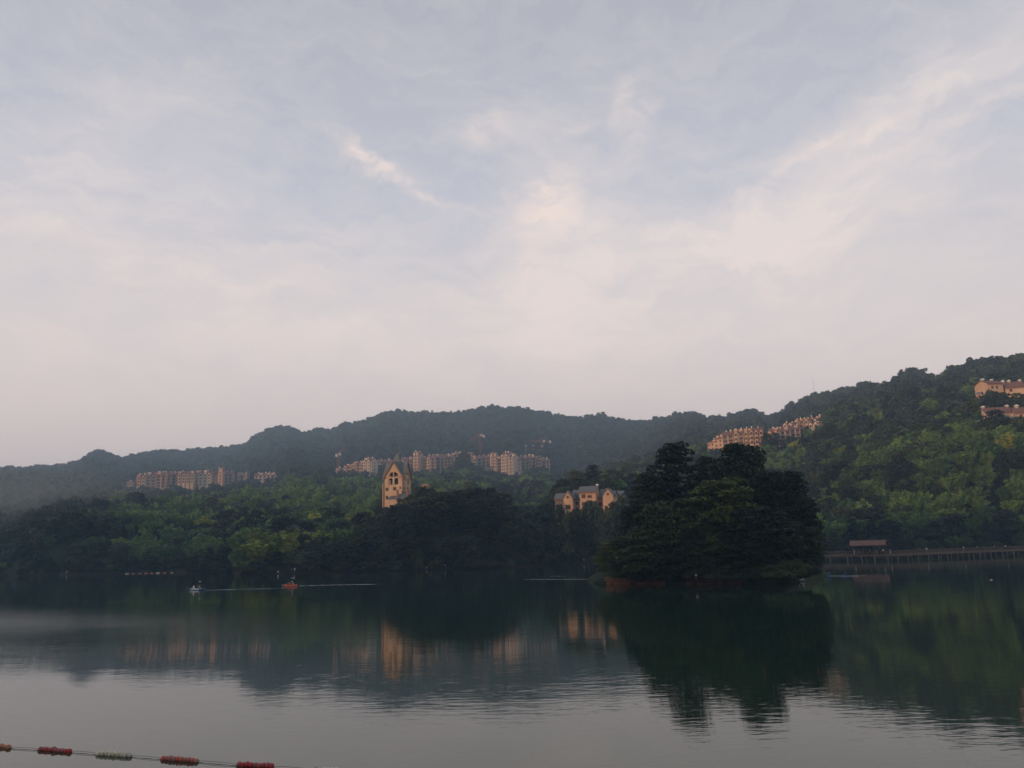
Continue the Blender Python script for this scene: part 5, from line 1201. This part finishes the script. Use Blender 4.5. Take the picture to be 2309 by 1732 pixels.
for (px, back, rot, pose, sh, tr, lab) in [(1924, .9, 0, 'stand', 'c_white', 'c_white', 'person in white at the left pavilion column'), (1931, 1.9, 40, 'stand', 'c_red', 'c_dark', 'person in red top under the pavilion left end'),
  (1944, 1.6, -50, 'rail', 'c_dark', 'c_dark', 'person in dark clothes near the pavilion left end'), (1958, 1.2, 0, 'stand', 'c_grey', 'c_dark', 'person in grey standing in the middle of the pavilion'),
  (1972, 1.5, 160, 'stand', 'c_grey', 'c_khaki', 'person in grey shirt right of the pavilion middle'), (1986, 1.9, 20, 'stand', 'c_dark', 'c_dark', 'dark dressed person near the pavilion right column'), (1994, 1.3, 0, 'stand', 'c_white', 'c_dark', 'person in pale shirt inside the pavilion right end'),
  (2011, .8, 80, 'walk', 'c_white', 'c_white', 'person all in white walking just right of the pavilion'), (2083, 1.2, 80, 'walk', 'c_red', 'c_dark', 'person in faded red walking left of the pair'),
  (2098, .9, -80, 'walk', 'c_white', 'c_khaki', 'person in pale top walking, second right of the pavilion'), (2180, .8, 0, 'rail', 'c_white', 'c_khaki', 'person in bright white shirt at the middle right railing'),
  (2217, 1.9, 90, 'walk', 'c_grey', 'c_dark', 'person in grey further back on the right boardwalk'), (2253, 1.3, -90, 'walk', 'c_grey', 'c_dark', 'person in pale grey near the right boardwalk end'), (2275, .8, 0, 'rail', 'c_white', 'c_dark', 'rightmost person on the boardwalk, in white')]:
    p_, rt = on_deck(px, back); person(p_, rt+R(rot), pose, sh, tr, lab, GP)

# ---------------------------------------------------------------- shore people
def shore_person(px, py, pose, sh, tr, lab, rz=0, dz=.05, rod=False, grp_='people on the far shore'):
    w_ = W(px, py); d_ = math.hypot(w_.x, w_.y); Ds_ = float(np.interp(math.atan2(w_.x, w_.y), _sz, _sd)); k = (Ds_+.9)/d_; q = Vector((w_.x*k, w_.y*k, 0))
    g = max(.1, float(ground([q.x], [q.y])[0])); o = person((q.x, q.y, g-.03), rz, pose, sh, tr, lab, grp_)
    if rod:
        ro = MB().tube([(.05, -.3, 1.05), (.05, -1.6, 1.9), (.05, -3.4, 2.6)], [.022, .014, .006], 5).build('fishing_rod', M['rope'], None, o.location, rz)
        tag(ro, 'fishing rod held out over the water by '+rod, 'fishing rod', 'fishing rods')
    return o
shore_person(150, 1297, 'stand', 'c_white', 'c_grey', 'lone person in white standing on the far left shore')
shore_person(627, 1293, 'sit', 'c_white', 'c_grey', 'person in white sitting on the shore left of the group')
shore_person(657, 1292, 'stand', 'c_grey', 'c_dark', 'person in grey standing beside the white one above orange boat', 20)
shore_person(664, 1292, 'stand', 'c_white', 'c_grey', 'person in white standing on shore above the orange boat')
shore_person(962, 1285, 'sit', 'c_white', 'c_dark', 'angler in pale shirt sitting on the shore below the tower', 0, rod='the sitting angler')
shore_person(1005, 1284, 'fish', 'c_white', 'c_khaki', 'angler in white standing bent at the water right of tower', 30, rod='the standing angler')
shore_person(1317, 1268, 'stand', 'c_white', 'c_grey', 'left one of two people at the cove beside the island')
shore_person(1329, 1266, 'stand', 'c_white', 'c_dark', 'right one of two people at the cove beside the island')

# ---------------------------------------------------------------- boats
def hull_mb(Lh, Wd, Ht, sheer=.25, n=14):
    mb = MB(); secs = []
    for i in range(n+1):
        u = i/n; xx = (u-.5)*Lh; b_ = math.sin(math.pi*min(max(u, .02), .98))**.62*Wd/2; top = Ht*(1+sheer*(2*abs(u-.5))**2.4)
        ring = [(-b_, top), (-b_*.92, Ht*.35), (-b_*.55, -.10), (0, -.14), (b_*.55, -.10), (b_*.92, Ht*.35), (b_, top), (b_*.80, top-.02), (b_*.6, .06), (-b_*.6, .06), (-b_*.80, top-.02)]
        s0 = len(mb.v); mb.v += [(xx, q, zz) for q, zz in ring]; secs.append(s0)
    k = 11
    for i in range(n):
        for j in range(k): m_ = (j+1) % k; mb.f.append((secs[i]+j, secs[i]+m_, secs[i+1]+m_, secs[i+1]+j))
    mb.f.append(tuple(secs[0]+j for j in range(k))); mb.f.append(tuple(secs[-1]+j for j in reversed(range(k))))
    return mb
def paddle(loc, rz, tilt, lab, ln=2.1):
    root = empty('paddle', loc, rz, lab, 'paddle', 'paddles held by the boaters'); c_, s_ = math.cos(tilt)*ln/2, math.sin(tilt)*ln/2
    MB().tube([(-c_, 0, -s_), (c_, 0, s_)], .018, 6).build('shaft', M['c_dark'], root)
    for s in (-1, 1): MB().ball((s*c_, 0, s*s_), (.20, .03, .09), 8, 5).build('blade', M['white'], root, smooth=True)
def boat(p1, p2, Wd, Ht, hull, label, name='kayak', rim=None, group='small boats on the lake'):
    a_, b_ = W(*p1), W(*p2); d = b_-a_; root = empty(name, tuple((a_+b_)/2), math.atan2(d.y, d.x), label, 'boat', group)
    hull_mb(d.length, Wd, Ht).build('hull', M[hull], root, smooth=True)
    if rim: MB().box(-d.length*.12, d.length*.12, -Wd*.33, Wd*.33, .10, .20).box(-d.length*.36, -d.length*.26, -Wd*.30, Wd*.30, .10, .20).build('seat', M[rim], root)
    return root, d.length
def in_boat(root, x_, z_, rz, pose, sh, tr, lab, g='people in the boats'):
    mw = Matrix.Translation(root.location) @ Matrix.Rotation(root.rotation_euler.z, 4, 'Z'); p_ = mw @ Vector((x_, 0, z_))
    return person(tuple(p_), root.rotation_euler.z+rz, pose, sh, tr, lab, g), p_
ob_, Lb = boat((641, 1322), (669, 1322), .95, .34, 'hull_o', 'orange inflatable style kayak with two paddlers', rim='hull_o')
_, p1_ = in_boat(ob_, -.35, .05, -math.pi/2, 'paddle', 'c_red', 'c_dark', 'front paddler in red top in the orange kayak')
_, p2_ = in_boat(ob_, .75, .05, -math.pi/2, 'paddle', 'c_grey', 'c_dark', 'rear paddler in grey top in the orange kayak')
paddle((p1_.x-.45, p1_.y, .62), .5, .35, 'raised paddle of the front orange kayak paddler'); paddle((p2_.x-.45, p2_.y, .72), .5, 1.25, 'upright paddle of the rear orange kayak paddler')
bb_, Lb = boat((424, 1331), (463, 1330.5), .95, .30, 'hull_b', 'dark blue kayak with white middle and two paddlers', rim='hull_w')
MB().hexa([(-1.1, -.50, .10), (.8, -.50, .10), (.8, .50, .10), (-1.1, .50, .10), (-1.1, -.52, .36), (.8, -.52, .36), (.8, .52, .36), (-1.1, .52, .36)]).build('side_panel', M['hull_w'], bb_)
_, p1_ = in_boat(bb_, -.75, .18, -math.pi/2, 'sit', 'c_white', 'c_grey', 'front person in white in the blue kayak')
_, p2_ = in_boat(bb_, .65, .18, -math.pi/2, 'paddle', 'c_grey', 'c_dark', 'rear paddler in grey in the blue kayak')
paddle((p2_.x-.45, p2_.y, .8), .6, 1.1, 'upright paddle of the rear blue kayak paddler')
cn, Lb = boat((1858, 1299.5), (1935, 1299.5), .55, .12, 'hull_g', 'long low pale canoe with two people in blue', name='canoe')
_, p1_ = in_boat(cn, -Lb*.33, .02, -math.pi/2, 'sit', 'c_blue', 'c_blue', 'front person in blue in the long pale canoe')
_, p2_ = in_boat(cn, Lb*.14, .02, -math.pi/2, 'sit', 'c_blue', 'c_blue', 'rear person in blue in the long pale canoe')

# wakes: thin pale strips, the sky's reflection painted as colour
m, t, b = base_mat('wake_sheen'); n = t.nodes; l = t.links
g = n.new('ShaderNodeNewGeometry'); mp = n.new('ShaderNodeMapping'); mp.inputs['Scale'].default_value = (.5, 2.2, 1); l.new(g.outputs['Position'], mp.inputs[0])
z_ = n.new('ShaderNodeTexNoise'); z_.inputs['Scale'].default_value = 1.1; z_.inputs['Detail'].default_value = 4; l.new(mp.outputs[0], z_.inputs['Vector'])
mr = n.new('ShaderNodeMapRange'); l.new(z_.outputs['Fac'], mr.inputs[0]); mr.inputs[1].default_value = .34; mr.inputs[2].default_value = .56; mr.inputs[4].default_value = .85
b.inputs['Base Color'].default_value = (.62, .66, .68, 1); b.inputs['Roughness'].default_value = .6; l.new(mr.outputs[0], b.inputs['Alpha']); M['wake_sheen'] = m
def wake(pts, w0, w1, label):
    q = [W(*p_) for p_ in pts]; V_, F_ = [], []
    rr_ = random.Random(3); S = []
    for i in range(len(q)-1):
        for j in range(12): S.append(q[i].lerp(q[i+1], j/12))
    S.append(q[-1])
    for i, p_ in enumerate(S):
        w_ = w0+(w1-w0)*i/len(S); w_ *= rr_.uniform(.6, 1.3); w_ *= min(1, i/2+.3, (len(S)-1-i)/6+.05); yo = rr_.uniform(-.08, .08)
        V_ += [(p_.x, p_.y-w_/2+yo, .012), (p_.x, p_.y+w_/2+yo, .012)]
    for i in range(len(S)-1): F_.append((2*i, 2*i+2, 2*i+3, 2*i+1))
    me = bpy.data.meshes.new('wake'); me.from_pydata(V_, [], F_); me.materials.append(M['wake_sheen']); tag(put('wake', me), label, 'wake', 'wakes behind the boats, painted sky sheen', 'stuff')
wake([(464, 1331), (520, 1330), (560, 1328.5), (640, 1327)], 1.0, .9, 'thin white wake trailing right behind the blue kayak')
wake([(670, 1321.5), (740, 1319.5), (800, 1318.5), (870, 1317)], 1.4, 1.2, 'thin white wake trailing right behind the orange kayak')
wake([(1180, 1307), (1230, 1306.5), (1290, 1306.5), (1335, 1306)], 1.0, 1.2, 'broken white ripple line left of the island')
wake([(1240, 1299.5), (1256, 1299.4), (1275, 1299.4)], .8, .8, 'short white ripple above the broken one left of the island')
wake([(1936, 1299), (1955, 1297.6)], .6, .4, 'faint wake right of the pale canoe')

# ---------------------------------------------------------------- geese
def goose(loc, rz, label, s=1.0, stand=False, up=False):
    root = empty('goose', loc, rz, label, 'goose', 'white geese by the island'); root.scale = (s, s, s); z0 = .28 if stand else .02
    V_ = [(-.42, 0, z0+.22), (-.30, 0, z0+.14), (-.05, 0, z0+.12), (.16, 0, z0+.16), (.26, 0, z0+.30), (.25, 0, z0+.46), (.24, 0, z0+.60), (.29, 0, z0+.66), (.37, 0, z0+.65)]
    rr_ = [(.02, .05), (.09, .08), (.17, .15), (.13, .13), (.055, .055), (.04, .04), (.038, .038), (.05, .055), (.025, .025)]
    put('body', skin_mesh('body', V_, [(i, i+1) for i in range(8)], rr_, M['feather']), root)
    MB().ball((.43, 0, z0+.635), (.05, .018, .014), 8, 5).build('beak', M['beak'], root)
    for s2 in (-1, 1): MB().ball((-.12, s2*.135, z0+.19), (.26, .035, .10), 10, 6).build('wing', M['feather'], root, smooth=True)
    if stand:
        for s2 in (-1, 1): MB().tube([(-.02, s2*.07, z0+.02), (-.02, s2*.07, .03), (.0, s2*.07, .01)], .016, 5).box(-.03, .10, s2*.07-.04, s2*.07+.04, 0, .02).build('leg', M['beak'], root)
    return root
for px, py, rz, lab, s in [(1797.5, 1310.5, 0, 'leftmost of the three white geese swimming right of the island', 1.15), (1806.5, 1311, 0.2, 'middle one of the three white geese swimming right of the island', 1.15), (1812.5, 1311, 1.2, 'rightmost of the three white geese swimming right of the island', 1.15)]:
    goose(W(px, py), rz, lab, s)
p_ = P(1570, 1303, 140.0); goose((p_.x, p_.y, 1.15), 1.2, 'white goose standing on the bank in the middle of the island', 1.35, True)
p_ = P(1393, 1304, 146.6); goose((p_.x, p_.y, 1.25), 1.7, 'white goose standing on the red bank at the island left end', 1.25, True)
fb = W(2235, 1308); MB().ball((0, 0, .05), (.24, .12, .10), 10, 6).build('buoy', M['white_plastic'], None, tuple(fb), smooth=True)
tag(bpy.data.objects['buoy'], 'small white float alone on the water right of the canoe', 'buoy')
# driftwood on the red bank
p_ = P(1470, 1309, 146.2); tag(MB().tube([(-1.2, 0, 0), (0, -.1, .12), (1.3, .05, .05)], [.06, .09, .04], 6).build('driftwood', M['post'], None, (p_.x, p_.y-.6, .75)), 'pale driftwood branch lying on the left red bank', 'driftwood')
p_ = P(1572, 1290, 142)
# ---------------------------------------------------------------- float lines
def float_string(p1, p2, nb, mat, label, rad, grp_, par='ball', z=.0, parts=True):
    a_, b_ = W(*p1), W(*p2); d = b_-a_; L_ = d.length; root = empty('float_string', tuple((a_+b_)/2), math.atan2(d.y, d.x), label, 'float', grp_)
    sp_ = L_/nb
    def mk():
        mb = MB(); k = 12; prof = [(-.5, .22), (-.44, .62), (-.3, .88), (-.1, 1.0), (.1, 1.0), (.3, .88), (.44, .62), (.5, .22)]
        for (u, r_) in prof:
            for j in range(k): th = 2*math.pi*j/k; mb.v.append((u*sp_*.98, r_*rad*math.cos(th), r_*rad*math.sin(th)))
        for i in range(len(prof)-1):
            for j in range(k): m_ = (j+1) % k; mb.f.append((i*k+j, (i+1)*k+j, (i+1)*k+m_, i*k+m_))
        mb.f.append(tuple(range(k))); mb.f.append(tuple(reversed(range((len(prof)-1)*k, len(prof)*k))))
        return mb.mesh('float_ball', M[mat], True)
    me = cached(('fb', round(sp_, 3), mat, rad), mk)
    rr_ = random.Random(int(p1[0]))
    for i in range(nb):
        o = put('float_ball', me, root, ((i+.5-nb/2)*sp_, rr_.uniform(-.015, .015), rad*.40+rr_.uniform(-.02, .015))); q_ = rr_.uniform(.86, 1.06); o.scale = (1, q_, q_); o.rotation_euler = (rr_.uniform(0, 6), rr_.uniform(-.06, .06), rr_.uniform(-.06, .06))
    return a_, b_
GN = 'strings of floats on the near lane rope'
NF = [((-48, 1680), (23, 1688), 9, 'brown_plastic', 'rusty red float string cut by the left photo edge'), ((88, 1692), (160, 1697), 10, 'red_plastic', 'bright red float string, first whole one from the left'),
      ((218, 1702), (297, 1707), 9, 'white_plastic', 'off-white float string between two red ones'), ((364, 1713), (447, 1719), 10, 'orange_plastic', 'faded orange-red float string right of the white one'),
      ((535, 1727), (617, 1731.5), 9, 'red_plastic', 'bright red float string at the bottom photo edge'), ((708, 1739), (790, 1745), 9, 'white_plastic', 'off-white float string barely showing at the bottom edge')]
ends = []
for p1, p2, nb, mt, lab in NF: ends.append(float_string(p1, p2, nb, mt, lab, .108, GN))
rp = MB(); allp = [W(-300, 1665)]
for a_, b_ in ends: allp += [a_, b_]
allp.append(W(1000, 1775))
for off, dz in ((-.05, .02), (.06, .035)):
    path = []
    for i in range(len(allp)-1):
        for j in range(6): q = allp[i].lerp(allp[i+1], j/6); sag = math.sin(j/6*math.pi)*(.07 if i % 2 == 0 else 0); path.append((q.x, q.y+off+sag*(1 if off > 0 else -1), dz))
    rp.tube(path, .007, 4)
tag(rp.build('lane_rope', M['rope']), 'thin dark double rope joining the near float strings', 'rope')
fx = [286, 300, 315, 329, 342, 356, 371, 386, 402, 418, 434, 449, 465, 480, 495, 512, 530]; wh = {286, 356, 386, 434, 465, 480, 530}
GF = 'floats of the far float line'
for i, x_ in enumerate(fx):
    yv = 1294.2-(x_-286)*(6.0/244); w_ = x_ in wh
    a_, b_ = W(x_-3.6, yv), W(x_+3.6, yv-.1); d = b_-a_; k = (d.length)
    root = empty('line_float', tuple((a_+b_)/2), math.atan2(d.y, d.x), ('white' if w_ else 'dull red')+' float in the far float line, '+ORD[i]+' from the left', 'float', GF)
    mb = MB()
    for j in range(5): mb.ball(((j-2)*k/5, 0, .10), (k/9, .2, .2), 8, 5)
    mb.build('float_body', M['white_plastic' if w_ else 'brown_plastic'], root, smooth=True)
q1, q2 = W(270, 1294.6), W(545, 1287.6)
tag(MB().tube([tuple(q1+Vector((0, 0, .05))), tuple(q2+Vector((0, 0, .05)))], .02, 4).build('far_float_rope', M['rope']), 'rope joining the far float line', 'rope')
